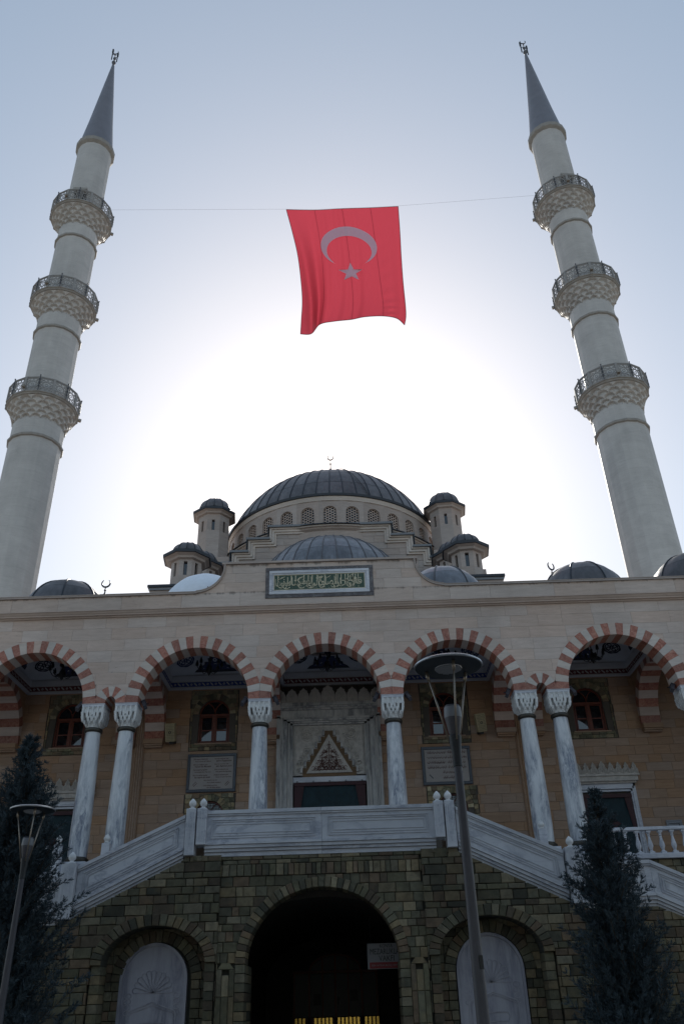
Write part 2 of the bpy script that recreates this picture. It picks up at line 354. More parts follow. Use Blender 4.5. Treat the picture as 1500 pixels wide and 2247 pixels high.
    def extx(s, prof, x0, x1):
        """profile [(y,z)] extruded along x"""
        n = len(prof)
        return s.add([(x0, y, z) for y, z in prof] + [(x1, y, z) for y, z in prof],
                     [(i, (i + 1) % n, (i + 1) % n + n, i + n) for i in range(n)] + [tuple(range(n - 1, -1, -1)), tuple(range(n, 2 * n))])
    def xf(s, fn):
        s.v = [tuple(fn(*q)) for q in s.v]; return s
    def mesh(s, name, smooth=False, fix=True):
        me = bpy.data.meshes.new(name); me.from_pydata(s.v, [], s.f)
        if s.uv:
            ul = me.uv_layers.new(name='UVMap'); k = 0
            for p in me.polygons:
                for li, vi in zip(p.loop_indices, p.vertices): ul.data[li].uv = s.uv[vi]
        if fix:
            bm = bmesh.new(); bm.from_mesh(me); bmesh.ops.recalc_face_normals(bm, faces=bm.faces); bm.to_mesh(me); bm.free()
        if smooth:
            for p in me.polygons: p.use_smooth = True
            if smooth != 'all': me.set_sharp_from_angle(angle=radians(smooth if smooth is not True else 35))
        return me

ORG = {}
def thing(name, label, cat, loc=(0, 0, 0), rotz=0.0, group=None):
    o = bpy.data.objects.new(name, None); COL.objects.link(o); o.empty_display_size = 0.5
    o.location = loc; o.rotation_euler = (0, 0, rotz); o['label'] = label; o['category'] = cat
    if group: o['group'] = group
    return o
def tag(o, label, cat, group=None):
    o['label'] = label; o['category'] = cat
    if group: o['group'] = group
    return o
def obj(name, mb, mat, parent=None, smooth=False, loc=None, rot=None, kind=None, label=None):
    """loc given -> placed there in the parent's space; otherwise mesh coordinates are world coordinates"""
    me = mb if isinstance(mb, bpy.types.Mesh) else mb.mesh(name, smooth)
    if not me.materials: me.materials.append(MT[mat] if isinstance(mat, str) else mat)
    o = bpy.data.objects.new(name, me); COL.objects.link(o)
    if parent is not None:
        o.parent = parent
        if loc is None:
            p = parent; off = Vector((0, 0, 0))
            while p is not None: off -= p.location; p = p.parent
            o.location = off
        else: o.location = loc
    elif loc is not None: o.location = loc
    if rot is not None: o.rotation_euler = rot
    if kind: o['kind'] = kind
    if label: o['label'] = label
    return o
def dup(root, loc, rotz=None, label=None):
    def cp(o, par):
        c = o.copy(); COL.objects.link(c); c.parent = par
        for ch in kids.get(o.name, []): cp(ch, c)
        return c
    kids = {}
    for o in COL.objects:
        if o.parent: kids.setdefault(o.parent.name, []).append(o)
    r = cp(root, None); r.location = loc
    if rotz is not None: r.rotation_euler = (0, 0, rotz)
    if label: r['label'] = label
    return r

def cell(x0, x1, z0, z1, bot=None, top=None, step=0.03):
    """parts of a rectangle that lie above bot(x) and below top(x)"""
    n = max(2, int((x1 - x0) / step) + 1); xs = [x0 + (x1 - x0) * i / n for i in range(n + 1)]
    out = []; run = []
    def flush():
        if len(run) >= 2 and run[-1][0] - run[0][0] > 0.015:
            lo = [(x, a) for x, a, b in run]; hi = [(x, b) for x, a, b in run]
            def simp(L):
                r = [L[0]]
                for i in range(1, len(L) - 1):
                    (ax, az), (bx, bz), (cx, cz) = r[-1], L[i], L[i + 1]
                    if abs((bx - ax) * (cz - az) - (bz - az) * (cx - ax)) > 2e-5: r.append(L[i])
                r.append(L[-1]); return r
            p = simp(lo) + simp(hi)[::-1]; q = []
            for a in p:
                if not q or abs(a[0] - q[-1][0]) + abs(a[1] - q[-1][1]) > 1e-4: q.append(a)
            if abs(q[0][0] - q[-1][0]) + abs(q[0][1] - q[-1][1]) < 1e-4: q.pop()
            if len(q) > 2: out.append(q)
    for x in xs:
        a = max(z0, bot(x)) if bot else z0; b = min(z1, top(x)) if top else z1
        if b - a > 0.004: run.append((x, a, b))
        else: flush(); run = []
    flush()
    return out

def arch_top(c, r, zs, rise=None, lo=-99):
    rise = rise or r
    def f(x):
        d = abs(x - c)
        return zs + rise * sqrt(max(0, 1 - (d / r) ** 2)) if d < r else lo
    return f
def maxf(*fs): return lambda x: max(f(x) for f in fs)

def courses(x0, x1, rows, lmin, lmax, gap, bot=None, top=None, seed=1, step=0.03):
    rg = random.Random(seed); out = []
    for z0, z1 in rows:
        x = x0 - rg.uniform(0, lmax)
        while x < x1:
            l = rg.uniform(lmin, lmax); a, b = max(x, x0), min(x + l, x1); x += l
            if b - a < lmin * .35: continue
            out += cell(a + gap / 2, b - gap / 2, z0 + gap / 2, z1 - gap / 2, bot, top, step)
    return out
def rows_of(z0, z1, h, seed=1, var=0.0):
    rg = random.Random(seed); n = max(1, round((z1 - z0) / h)); hs = [1 + rg.uniform(-var, var) for _ in range(n)]; s = sum(hs); z = z0; out = []
    for q in hs: out.append((z, z + (z1 - z0) * q / s)); z = out[-1][1]
    return out
def inset(poly, b):
    """crude inward offset of a convex-ish polygon towards its centre, for chamfers"""
    cx = sum(p[0] for p in poly) / len(poly); cz = sum(p[1] for p in poly) / len(poly)
    w = max(p[0] for p in poly) - min(p[0] for p in poly); h = max(p[1] for p in poly) - min(p[1] for p in poly)
    sx = max(0.3, 1 - 2 * b / max(w, .01)); sz = max(0.3, 1 - 2 * b / max(h, .01))
    return [(cx + (x - cx) * sx, cz + (z - cz) * sz) for x, z in poly]
def block_mb(poly, y0, y1, mb=None, cham=0.0, jit=0.0, proud=0.0):
    mb = mb or MB(); dy = random.uniform(-proud, proud) if proud else 0
    if cham and len(poly) <= 6:
        n = len(poly); ip = inset(poly, cham); tx = random.uniform(-jit, jit); tz = random.uniform(-jit, jit)
        cx = sum(p[0] for p in poly) / n; cz = sum(p[1] for p in poly) / n
        v = [(x, y0 + dy + (x - cx) * tx + (z - cz) * tz, z) for x, z in ip] + [(x, y0 + dy + cham * .8, z) for x, z in poly] + [(x, y1, z) for x, z in poly]
        f = [tuple(range(n))] + [(i, i + n, (i + 1) % n + n, (i + 1) % n) for i in range(n)] + [(i + n, i + 2 * n, (i + 1) % n + 2 * n, (i + 1) % n + n) for i in range(n)]
        mb.add(v, f)
    else: mb.prism(poly, y0 + dy, y1, back=False)
    return mb
def area(p): return abs(sum(p[i][0] * p[(i + 1) % len(p)][1] - p[(i + 1) % len(p)][0] * p[i][1] for i in range(len(p)))) / 2
def pieces(polys, name, mat, parent, y0, y1, limit=290, view=(-11.5, 12.5), zmin=-9, cham=0.0, jit=0.0, proud=0.0, exclude=None):
    """the blocks in view as objects of their own, the rest joined"""
    def key(p):
        cx = sum(q[0] for q in p) / len(p); cz = sum(q[1] for q in p) / len(p)
        hid = bool(not (view[0] < cx < view[1]) or cz < zmin or (exclude and exclude(cx, cz)))
        return (hid, -area(p))
    ps = sorted(polys, key=key); rest = MB()
    for i, p in enumerate(ps):
        if i < limit: obj(name, block_mb(p, y0, y1, None, cham, jit, proud), mat, parent)
        else: block_mb(p, y0, y1, rest, cham, jit, proud)
    if rest.v: obj(name + '_field', rest, mat, parent, kind='stuff')

def ring_blocks(cx, zs, r0_, rise0, t, n, a0=0.0, a1=pi, clampx=None, gap=0.006, sub=3, zflat=None):
    """voussoir polygons of an arch, from the right springing over the crown to the left one"""
    out = []
    for k in range(n):
        p0, p1 = a0 + (a1 - a0) * k / n, a0 + (a1 - a0) * (k + 1) / n
        inn = []; outr = []
        for i in range(sub + 1):
            a = p0 + (p1 - p0) * i / sub
            g = gap / 2 / (r0_ + t); aa = min(max(a, p0 + g), p1 - g)
            inn.append((cx + r0_ * cos(aa), zs + rise0 * sin(aa)))
            X, Z = cx + (r0_ + t) * cos(aa), zs + (rise0 + t) * sin(aa)
            if clampx: X = min(max(X, clampx[0]), clampx[1])
            outr.append((X, Z))
        poly = inn[::-1] + outr      # counter-clockwise from -Y side
        out.append(poly[::-1])
    return out

def text_mesh(body, size, mat=None, shear=0.0, ext=0.004, sx=1.0, sz=1.0, align='CENTER', name='text', bold=0.0):
    c = bpy.data.curves.new(name, 'FONT'); c.body = body; c.size = size; c.shear = shear; c.extrude = ext
    c.align_x = align; c.align_y = 'CENTER'; c.resolution_u = 2; c.offset = size * bold
    o = bpy.data.objects.new(name, c); COL.objects.link(o); bpy.context.view_layer.update()
    me = bpy.data.meshes.new_from_object(o, depsgraph=bpy.context.evaluated_depsgraph_get())
    bpy.data.objects.remove(o); bpy.data.curves.remove(c)
    me.materials.clear()
    for v in me.vertices: v.co = Vector((v.co.x * sx, -v.co.z, v.co.y * sz))   # upright, facing -Y
    return me
def put_text(body, size, x, y, z, mat, parent, name='lettering', fit=None, **k):
    me = text_mesh(body, size, **k)
    if fit:
        xs = [v.co.x for v in me.vertices]; zs = [v.co.z for v in me.vertices]
        if xs:
            w, h = max(xs) - min(xs), max(zs) - min(zs); mx, mz = (max(xs) + min(xs)) / 2, (max(zs) + min(zs)) / 2
            fx = fit[0] / w if fit[0] else 1; fz = fit[1] / h if fit[1] else fx
            if not fit[0]: fx = fz
            for v in me.vertices: v.co = Vector(((v.co.x - mx) * fx, v.co.y, (v.co.z - mz) * fz))
    for v in me.vertices: v.co += Vector((x, y, z))
    return obj(name, me, mat, parent)
def arc(cx, cz, rx, rz, a0, a1, n): return [(cx + rx * cos(a0 + (a1 - a0) * i / n), cz + rz * sin(a0 + (a1 - a0) * i / n)) for i in range(n + 1)]
# ================================================================ SETTING
g = MB().box(-400, 400, -300, 500, -0.5, 0.0)
go = obj('ground', g, 'ground'); go['kind'] = 'structure'

# ================================================================ PORTICO
S = 4.16; GAP = 1.03
COLX = [2.08, 6.24, 7.27, 11.43, 15.59]; COLX = sorted([-x for x in COLX] + COLX)
ARC = [-13.51, -9.35, -4.16, 0, 4.16, 9.35, 13.51]
ZS, RI, RISE, TK = 10.04, 1.73, 1.76, 0.40
FANS = [-6.755, 6.755]
XE = 16.0
por = thing('portico', 'travertine arcaded porch with red and white striped arches on marble columns', 'arcade', (0, 0, 5.1))
tops = [arch_top(c, RI + TK, ZS, RISE + TK) for c in ARC] + [arch_top(f, 0.49, 10.06, 0.53) for f in FANS]
base_top = maxf(*tops)
solid = lambda x: max(base_top(x), ZS if abs(x) > 15.4 else -99)
# wall core behind the facing
core = MB()
for p in cell(-XE, XE, ZS, 12.98, solid, None, 0.04): core.prism(p, 0.03, 0.68)
obj('wall_core', core, 'joint_l', por)
rows = [(10.04, 10.3)] + rows_of(10.3, 12.18, 0.37, 3, 0.12) + rows_of(12.18, 12.98, 0.40, 5, 0.1)
pieces(courses(-XE, XE, rows, 0.7, 1.35, 0.005, solid, None, 11, 0.03), 'slab', 'trav', por, 0.0, 0.03, 290, (-11.2, 12.6), proud=0.0015)
# voussoirs (27 to an arch: white key, then red and white alternately, red at the springing)
for c in ARC:
    lx = [p for p in COLX if p < c]; rx = [p for p in COLX if p > c]
    lo, hi = max(lx), min(rx)
    lo = lo if (c, round(lo, 2)) and abs(c - lo - 2.08) < .02 else lo; hi = hi
    # next to the paired columns the ring stops at its own edge
    cl = c - 2.08 + 0.003 if not any(abs((c - 2.08) - q) < .05 for q in (7.27, -6.24)) else c - 2.128
    cr = c + 2.08 - 0.003 if not any(abs((c + 2.08) - q) < .05 for q in (-7.27, 6.24)) else c + 2.128
    for k, p in enumerate(ring_blocks(c, ZS, RI, RISE, TK, 27, clampx=(cl, cr), gap=0.005)):
        d = abs(k - 13)
        mat = 'trav_pale' if d % 2 == 0 else 'red'
        if d == 0: mat = 'trav'
        obj('voussoir', MB().prism(p, -0.012 - random.uniform(0, .002), 0.70), mat, por)
    # thin outer fillet line
for f in FANS:
    for k, p in enumerate(ring_blocks(f, 10.06, 0.165, 0.20, 0.325, 7, gap=0.005)):
        obj('fan_voussoir', MB().prism(p, -0.012, 0.70), 'red' if k % 2 == 0 else 'trav_pale', por)
    for s in (-1, 1):
        x0, x1 = sorted((f + s * 0.165, f + s * 0.49)); obj('impost_block', MB().box(x0, x1, -0.01, 0.70, 10.04, 10.06), 'red', por)
# columns
def make_column():
    root = bpy.data.objects.new('column', None); COL.objects.link(root); root.parent = por
    pr_ = [(0.27, 0.0), (0.285, 0.5), (0.28, 1.3), (0.262, 2.3), (0.232, 3.4), (0.222, 3.66)]
    obj('shaft', MB().lathe([(r * 1.0, z) for r, z in pr_], 40), 'marble_col', root, 'all', loc=(0, 0, 0.48))
    obj('base_ring', MB().lathe([(0.27, 0.34), (0.33, 0.345), (0.345, 0.39), (0.335, 0.44), (0.29, 0.455), (0.285, 0.485), (0.27, 0.49)], 32), 'bronze', root, 50, loc=(0, 0, 0))
    obj('plinth', MB().bbox(-0.36, 0.36, -0.36, 0.36, 0.0, 0.34, .012), 'marble', root, loc=(0, 0, 0))
    obj('collar', MB().lathe([(0.222, 4.10), (0.262, 4.11), (0.285, 4.15), (0.285, 4.19), (0.262, 4.23), (0.225, 4.24)], 32), 'bronze', root, 50, loc=(0, 0, 0))
    cp = MB(); Z0 = 4.23      # carved capital: tiers of small pendants widening from round to square
    cp.lathe([(0.215, Z0), (0.225, Z0 + 0.1), (0.25, Z0 + 0.25), (0.27, Z0 + 0.45)], 24)
    T = [(0.215, 0.02, 0.14, 10), (0.25, 0.08, 0.22, 12), (0.29, 0.14, 0.32, 16), (0.315, 0.24, 0.46, 20)]
    for ti, (hw, za, zb, n) in enumerate(T):
        for k in range(n):
            a = 2 * pi * (k + (ti % 2) * .5) / n
            sq = min(1 / max(abs(cos(a)), abs(sin(a))), 1.0 + 0.16 * (ti + 1))
            x, y = (max(-.30, min(.30, hw * sq * c_)) for c_ in (cos(a), sin(a))); w = 0.030
            zt = Z0 + zb; zl = Z0 + za
            v = [(x, y, zl)] + [(x + dx * w, y + dy * w, zl + 0.045) for dx, dy in ((-1, -1), (1, -1), (1, 1), (-1, 1))] + [(x * 1.06 + dx * w * 1.35, y * 1.06 + dy * w * 1.35, zt) for dx, dy in ((-1, -1), (1, -1), (1, 1), (-1, 1))]
            cp.add(v, [(0, 2, 1), (0, 3, 2), (0, 4, 3), (0, 1, 4), (1, 2, 6, 5), (2, 3, 7, 6), (3, 4, 8, 7), (4, 1, 5, 8), (5, 6, 7, 8)])
    cp.box(-0.315, 0.315, -0.315, 0.315, Z0 + 0.44, Z0 + 0.64)
    for q in range(4):        # small niches with colonnettes round the bell
        for i in range(5):
            t = -0.30 + 0.15 * i; s = MB()
            s.box(t - 0.022, t + 0.022, -0.345, -0.30, Z0 + 0.37, Z0 + 0.62)
            s.ribbon(arc(t + 0.075, Z0 + 0.55, 0.05, 0.05, 0, pi, 6), 0.02, -0.335, -0.31) if i < 4 else None
            cp.add([(x * cos(q * pi / 2) - y * sin(q * pi / 2), x * sin(q * pi / 2) + y * cos(q * pi / 2), z) for x, y, z in s.v], s.f)
    obj('capital', cp, 'capital', root, loc=(0, 0, 0))
    ab = MB().box(-0.345, 0.345, -0.345, 0.345, Z0 + 0.62, Z0 + 0.70).box(-0.362, 0.362, -0.362, 0.362, Z0 + 0.695, 4.94)
    obj('abacus', ab, 'marble', root, loc=(0, 0, 0))
    return root
c0 = make_column(); first = True
ckids = [o for o in COL.objects if o.parent == c0]
for x in COLX:
    if first: r = c0; first = False
    else:
        r = c0.copy(); COL.objects.link(r); r.parent = por
        for k in ckids: q = k.copy(); COL.objects.link(q); q.parent = r
    r.location = (x, 0.35, 0.0)
# side end pier
obj('end_pier', MB().box(15.95, 16.7, -0.05, 4.3, 5.1, 12.98), 'trav', por); obj('end_pier', MB().box(-16.7, -15.95, -0.05, 4.3, 5.1, 12.98), 'trav', por)
# cornice moulding + fascia + coping
prof = [(0.05, 12.95), (-0.06, 12.95), (-0.07, 12.985), (-0.15, 12.99), (-0.16, 13.02), (-0.20, 13.05), (-0.235, 13.10), (-0.27, 13.105), (-0.27, 13.135), (-0.25, 13.145), (0.05, 13.145)]
obj('cornice', MB().extx(prof, -XE - .9, XE + .9), 'trav', por)
OX = -0.12
def hh(x):
    d = abs(x - OX)
    if d < 3.2: return 14.65
    if d < 4.15: return 14.58 - sqrt(max(0, 0.95 ** 2 - (4.15 - d) ** 2))
    return 13.60
core = MB()
for p in cell(-XE - .9, XE + .9, 13.145, 14.7, None, hh, 0.04): core.prism(p, -0.22, 0.05)
obj('parapet_core', core, 'trav', por)
rws = [(13.145, 13.62), (13.62, 13.98), (13.98, 14.32), (14.32, 14.66)]
pl = []
rg = random.Random(4)
for i, (a, b) in enumerate(rws):
    x = -XE - .9
    while x < XE + .9:
        l = rg.uniform(1.1, 2.2) if i == 0 else rg.uniform(0.8, 1.6); x2 = min(x + l, XE + .9)
        pl += cell(x + .003, x2 - .003, a + .003, b - .003, None, hh, 0.03); x = x2
def inpl(cx, cz): return False
pieces(pl, 'parapet_slab', 'trav_dirty', por, -0.25, -0.21, 200, proud=0.001)
cop = MB()
def coping(pts, mb, w0=-0.31, w1=0.12, t=0.06):
    mb.ribbon(pts, t, w0, w1)
    mb.ribbon([(x, z + t * .5 + .008) for x, z in pts], 0.02, w0 - .015, w1)
xs = [-XE - .9, OX - 4.15]; pts = [(-XE - .9, 13.63), (OX - 4.15, 13.63)] + [(OX - d, 14.58 - sqrt(max(0, .95 ** 2 - (4.15 - d) ** 2)) + .03) for d in np.linspace(4.1, 3.22, 12)] + [(OX - 3.2, 14.67)]
coping(pts, cop); coping([(2 * OX - x, z) for x, z in pts][:-1] + [(OX + 3.2, 14.67)] , cop)
obj('coping', cop, 'trav_hall', por)
obj('coping', MB().box(OX - 3.30, OX + 3.30, -0.32, 0.12, 14.66, 14.73), 'trav_hall', por)
# floor, podium slab, roof deck
obj('floor', MB().box(-16.7, 16.7, -0.6, 4.2, 4.94, 5.1), 'marble', por)
obj('roof_deck', MB().box(-16.7, 16.7, 0.05, 9.0, 12.98, 13.25), 'trav_hall', por)
# transverse ribs across the porch + ceiling bays
def yz(p, x0, x1, mb):      # polygon in the YZ plane extruded along X
    n = len(p)
    mb.add([(x0, y, z) for y, z in p] + [(x1, y, z) for y, z in p], [tuple(range(n)), tuple(range(2 * n - 1, n - 1, -1))] + [(i, i + n, (i + 1) % n + n, (i + 1) % n) for i in range(n)])
    return mb
YC, YR = 2.45, 1.60
for cx in COLX:
    if abs(cx) > 12: continue
    for k, p in enumerate(ring_blocks(YC, 10.02, YR, 1.62, 0.32, 17, gap=0.006, sub=3)):
        w = 0.345
        obj('rib_block', yz(p, cx - w, cx + w, MB()), 'red' if k % 2 == 0 else 'trav', por)
    cc = MB()
    for p in cell(0.70, 4.2, 10.0, 12.98, arch_top(YC, YR + .31, 10.02, 1.62 + .31), None, .06): yz(p, cx - 0.30, cx + 0.30, cc)
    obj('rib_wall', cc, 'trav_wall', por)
    b = MB()
    for i, (dz0, dz1, dy) in enumerate([(9.86, 10.02, 0.30), (9.80, 9.86, 0.24), (9.75, 9.80, 0.17)]): b.box(cx - 0.345 + i * .02, cx + 0.345 - i * .02, 4.2 - dy, 4.2, dz0, dz1)
    obj('rib_console', b, 'trav_wall', por)
def uvbox_strip(x0, y0, x1, y1, z0, z1, th):
    """thin vertical board from (x0,y0) to (x1,y1), UV in metres on its face"""
    mb = MB(); L = sqrt((x1 - x0) ** 2 + (y1 - y0) ** 2); nx, ny = -(y1 - y0) / L * th, (x1 - x0) / L * th
    mb.add([(x0, y0, z0), (x1, y1, z0), (x1, y1, z1), (x0, y0, z1)], [(0, 1, 2, 3)]); mb.uv = [(0, 0), (L, 0), (L, z1 - z0), (0, z1 - z0)]
    return mb
def vault_z(u, v): return 12.36 + 0.72 * (1 - abs(u) ** 2.2) ** 0.8 * (1 - abs(v) ** 2.2) ** 0.8
HX, Y0, Y1 = 1.735, 0.70, 4.2
def on_vault(c, u, v, d=0.0): return (c + u * HX, (Y0 + Y1) / 2 + v * (Y1 - Y0) / 2, vault_z(u, v) - d)
def vault_patch(c, outline, d=0.02):
    mb = MB(); cu = sum(p[0] for p in outline) / len(outline); cv = sum(p[1] for p in outline) / len(outline); n = len(outline)
    pts = [on_vault(c, cu, cv, d)]
    for f in (0.5, 1.0): pts += [on_vault(c, cu + (u - cu) * f, cv + (v - cv) * f, d) for u, v in outline]
    fs = [(0, 1 + i, 1 + (i + 1) % n) for i in range(n)] + [(1 + i, 1 + n + i, 1 + n + (i + 1) % n, 1 + (i + 1) % n) for i in range(n)]
    return mb.add(pts, fs)
def vault_ring(c, cu, cv, ru, rv, k0, k1, lobes, d):
    mb = MB(); N = 48
    for s in (k0, k1):
        for i in range(N):
            a = 2 * pi * i / N; r = s * (1 + (0.07 * abs(cos(lobes * a / 2)) if s == k1 else 0)); mb.v.append(on_vault(c, cu + ru * r * cos(a), cv + rv * r * sin(a), d))
    mb.f = [(i, (i + 1) % N, N + (i + 1) % N, N + i) for i in range(N)]
    return mb
for ci, c in enumerate([-9.35, -4.16, 0, 4.16, 9.35]):
    fm = 'fr_red' if ci % 2 == 0 else 'fr_blue'
    x0, x1 = c - 1.64, c + 1.64; ya, yb = 0.78, 4.12
    fr = []
    for a in ((x0, yb, x1, yb), (x0, ya, x0, yb), (x1, yb, x1, ya), (x1, ya, x0, ya)):
        o = obj('painted_frieze', uvbox_strip(*a, 11.92, 12.16, .06), fm, por)
    mo = MB()
    for (a0, a1, zz0, zz1) in ((0.0, 0.10, 11.86, 11.92), (0.0, 0.06, 12.16, 12.21), (-.03, 0.10, 12.21, 12.36)):
        for (bx0, bx1, by0, by1) in ((x0 - .1, x1 + .1, yb - a0 * 0 - .02, 4.21), (x0 - .1, x0 + .02, ya, yb), (x1 - .02, x1 + .1, ya, yb), (x0 - .1, x1 + .1, .69, ya + .02)):
            mo.box(bx0, bx1, by0, by1, zz0, zz1)
    obj('ceiling_moulding', mo, 'plaster', por)
    va = MB(); N = 24
    for j in range(N + 1):
        for i in range(N + 1): va.v.append(on_vault(c, -1 + 2 * i / N, -1 + 2 * j / N))
    va.f = [(j * (N + 1) + i, j * (N + 1) + i + 1, (j + 1) * (N + 1) + i + 1, (j + 1) * (N + 1) + i) for j in range(N) for i in range(N)]
    obj('vault', va, 'plaster', por, 'all')
    for su in (-1, 1):
        for sv in (-1, 1):
            cu, cv = su * 0.60, sv * 0.60
            ro = MB()
            for k0, k1, lb in ((0.85, 1.0, 8), (0.66, 0.76, 8), (0.08, 0.2, 6)):
                q = vault_ring(c, cu, cv, 0.17, 0.17, k0, k1, lb, 0.012); ro.add(q.v, q.f)
            for k in range(4):
                a = k * pi / 2 + pi / 4; q = vault_ring(c, cu + 0.075 * cos(a), cv + 0.075 * sin(a), 0.045, 0.045, 0.55, 1.0, 4, 0.013); ro.add(q.v, q.f)
            obj('painted_rosette', ro, 'paint_navy' if (ci % 2 == 0) else 'paint_blue', por)
    # palmette rising from the middle of each side
    outl = [(-0.46, 0), (-0.40, 0.05), (-0.34, 0.03), (-0.31, 0.12), (-0.24, 0.10), (-0.22, 0.20), (-0.14, 0.17), (-0.15, 0.28), (-0.07, 0.30), (-0.05, 0.42), (0, 0.50)]
    outl = outl + [(-x, y) for x, y in outl[:-1][::-1]]
    for q in range(4):
        rot = lambda x, y: ((x, 0.93 - y) if q == 0 else (x, -0.93 + y) if q == 1 else (0.93 - y, x) if q == 2 else (-0.93 + y, x))
        obj('painted_palmette', vault_patch(c, [rot(x * 1.0, y) for x, y in outl], 0.010), 'paint_navy', por)
        obj('painted_palmette', vault_patch(c, [rot(x * 0.86, y * .88 + .012) for x, y in outl], 0.014), 'paint_blue', por)
        fl = MB()
        for (px, py, r_) in ((0, .10, .055), (-.13, .07, .042), (.13, .07, .042), (0, .24, .04), (-.25, .045, .028), (.25, .045, .028)):
            cc = rot(px, py); t = vault_ring(c, cc[0], cc[1], r_, r_, 0.45, 1.0, 6, 0.018); fl.add(t.v, t.f)
        obj('painted_flower', fl, 'plaster', por)
# roof domes over the bays
def small_dome(cx, cy, zb, R, name, lead, nr=8, snow=False, rot0=0.2, cover=None):
    r = bpy.data.objects.new(name, None); COL.objects.link(r); r.parent = por; r.location = (cx, cy, zb - 5.1); r.rotation_euler = (0, 0, rot0)
    n = 6; me = None
    a0 = 0.02
    for k in range(nr):
        for j in range(2):
            t0, t1 = (0.0, 0.62) if j == 0 else (0.62, pi / 2 - 0.01)
            if me is None or True:
                mb = MB()
                for q in range(6):
                    t = t0 + (t1 - t0) * q / 5 + (0.004 if q == 0 else -0.004 if q == 5 else 0)
                    for i in range(n + 1):
                        a = 2 * pi / nr * i / n; a = a * 0.985 + .01
                        mb.v.append((R * cos(t) * cos(a), R * cos(t) * sin(a), R * sin(t)))
                mb.f = [(q * (n + 1) + i, q * (n + 1) + i + 1, (q + 1) * (n + 1) + i + 1, (q + 1) * (n + 1) + i) for q in range(5) for i in range(n)]
            obj('sheet_panel', mb, lead, r, 'all', loc=(0, 0, 0), rot=(0, 0, 2 * pi * k / nr))
        pts = [((R + .01) * cos(t), 0, (R + .01) * sin(t)) for t in np.linspace(0, pi / 2, 12)]
        obj('seam', MB().tube(pts, 0.028, 6), 'lead' if lead != 'lead' else 'lead_d', r, 'all', loc=(0, 0, 0), rot=(0, 0, 2 * pi * k / nr))
    obj('base_ring', MB().lathe([(R * .96, -.5), (R * 1.04, -.5), (R * 1.04, 0.0), (R * .98, .05)], 32), 'trav_hall', r, loc=(0, 0, 0))
    obj('lining', MB().lathe([((R - .02) * cos(t), (R - .02) * sin(t)) for t in np.linspace(0, pi / 2 - .001, 10)], 32), 'lead_d', r, loc=(0, 0, 0))
    if snow:
        mb = MB(); N, K = 28, 12
        for q in range(K + 1):
            for i in range(N + 1):
                a = pi + 0.28 * pi * 0 + (-0.15 * pi) + (1.15 * pi) * i / N
                lo = 0.18 + 0.10 * sin(3 * a) + 0.05 * sin(11 * a)
                t = lo + (pi / 2 - 0.06 + 0.04 * sin(5 * a) - lo) * q / K
                th = 0.035 * min(1, q / 1.5, (K - q) / 1.0, i / 1.5, (N - i) / 1.5) + 0.006 * sin(a * 7 + q)
                rr = R + 0.012 + th; mb.v.append((rr * cos(t) * cos(a), rr * cos(t) * sin(a), rr * sin(t)))
        mb.f = [(q * (N + 1) + i, q * (N + 1) + i + 1, (q + 1) * (N + 1) + i + 1, (q + 1) * (N + 1) + i) for q in range(K) for i in range(N)]
        obj('snow_cover', mb, 'snow', r, 'all', loc=(0, 0, 0), rot=(0, 0, 0.35 - rot0))
    return r
small_dome(-9.40, 2.2, 13.82, 1.56, 'roof_dome', 'lead')
small_dome(-4.35, 2.2, 13.82, 1.56, 'roof_dome', 'lead_b', snow=True)
small_dome(0, 2.2, 13.25, 1.30, 'roof_dome', 'lead_b')
small_dome(4.25, 2.2, 13.86, 1.58, 'roof_dome', 'lead_b', rot0=0.5)
small_dome(9.30, 2.2, 13.84, 1.58, 'roof_dome', 'lead', rot0=0.3)
small_dome(13.5, 2.2, 13.95, 1.75, 'roof_dome', 'lead', rot0=0.45)
small_dome(-13.5, 2.2, 13.84, 1.58, 'roof_dome', 'lead')
# metal capping strips along the parapet back edge
for x0, x1 in ((-10.6, -9.6), (-4.9, -4.2), (9.0, 10.2)): obj('cap_flashing', MB().box(x0, x1, 0.14, 0.5, 13.62, 13.80), 'steel', por)
def finial_parts(parent, name='finial', s=1.0, loc=(0, 0, 0), mat='iron', sz=None):
    sz = sz or s
    mb = MB()
    mb.lathe([(.001, 0), (.10, .02), (.05, .06), (.03, .12), (.10, .2), (.13, .27), (.08, .34), (.03, .38), (.025, .5), (.07, .55), (.08, .6), (.03, .66), (.022, .76), (.05, .80), (.02, .85), (.015, .95)], 12)
    mb.v = [(x, y, z * sz / s) for x, y, z in mb.v]
    pts = [(0.155 * sin(a), .95 * sz / s + .15 - 0.155 * cos(a)) for a in np.linspace(-2.5, 2.5, 18)]
    ws = [0.012 + 0.05 * cos(a / 2.6 * pi / 2) for a in np.linspace(-2.5, 2.5, 18)]
    mb.ribbon(pts, ws, -0.015, 0.015)
    mb.v = [(x * s, y * s, z * s) for x, y, z in mb.v]
    return obj(name, mb, mat, parent, 50, loc=loc)
for x, z, rt in ((-9.42, 16.35, 0.0), (9.50, 16.50, 0.6)):
    r = bpy.data.objects.new('rear_dome', None); COL.objects.link(r); r.parent = por; r.location = (x, 6.3, z - 1.6 - 5.1)
    obj('sheet_cap', MB().lathe([(1.5 * cos(t), 1.58 * sin(t)) for t in np.linspace(0, pi / 2 - .001, 10)], 32), 'lead', r, 'all', loc=(0, 0, 0))
    obj('drum', MB().lathe([(1.45, -1.6), (1.52, 0)], 32), 'trav_hall', r, 'all', loc=(0, 0, 0))
    f = finial_parts(r, 'finial', 1.15, (0, 0, 1.50), sz=1.05); f.rotation_euler = (0, 0, rt)
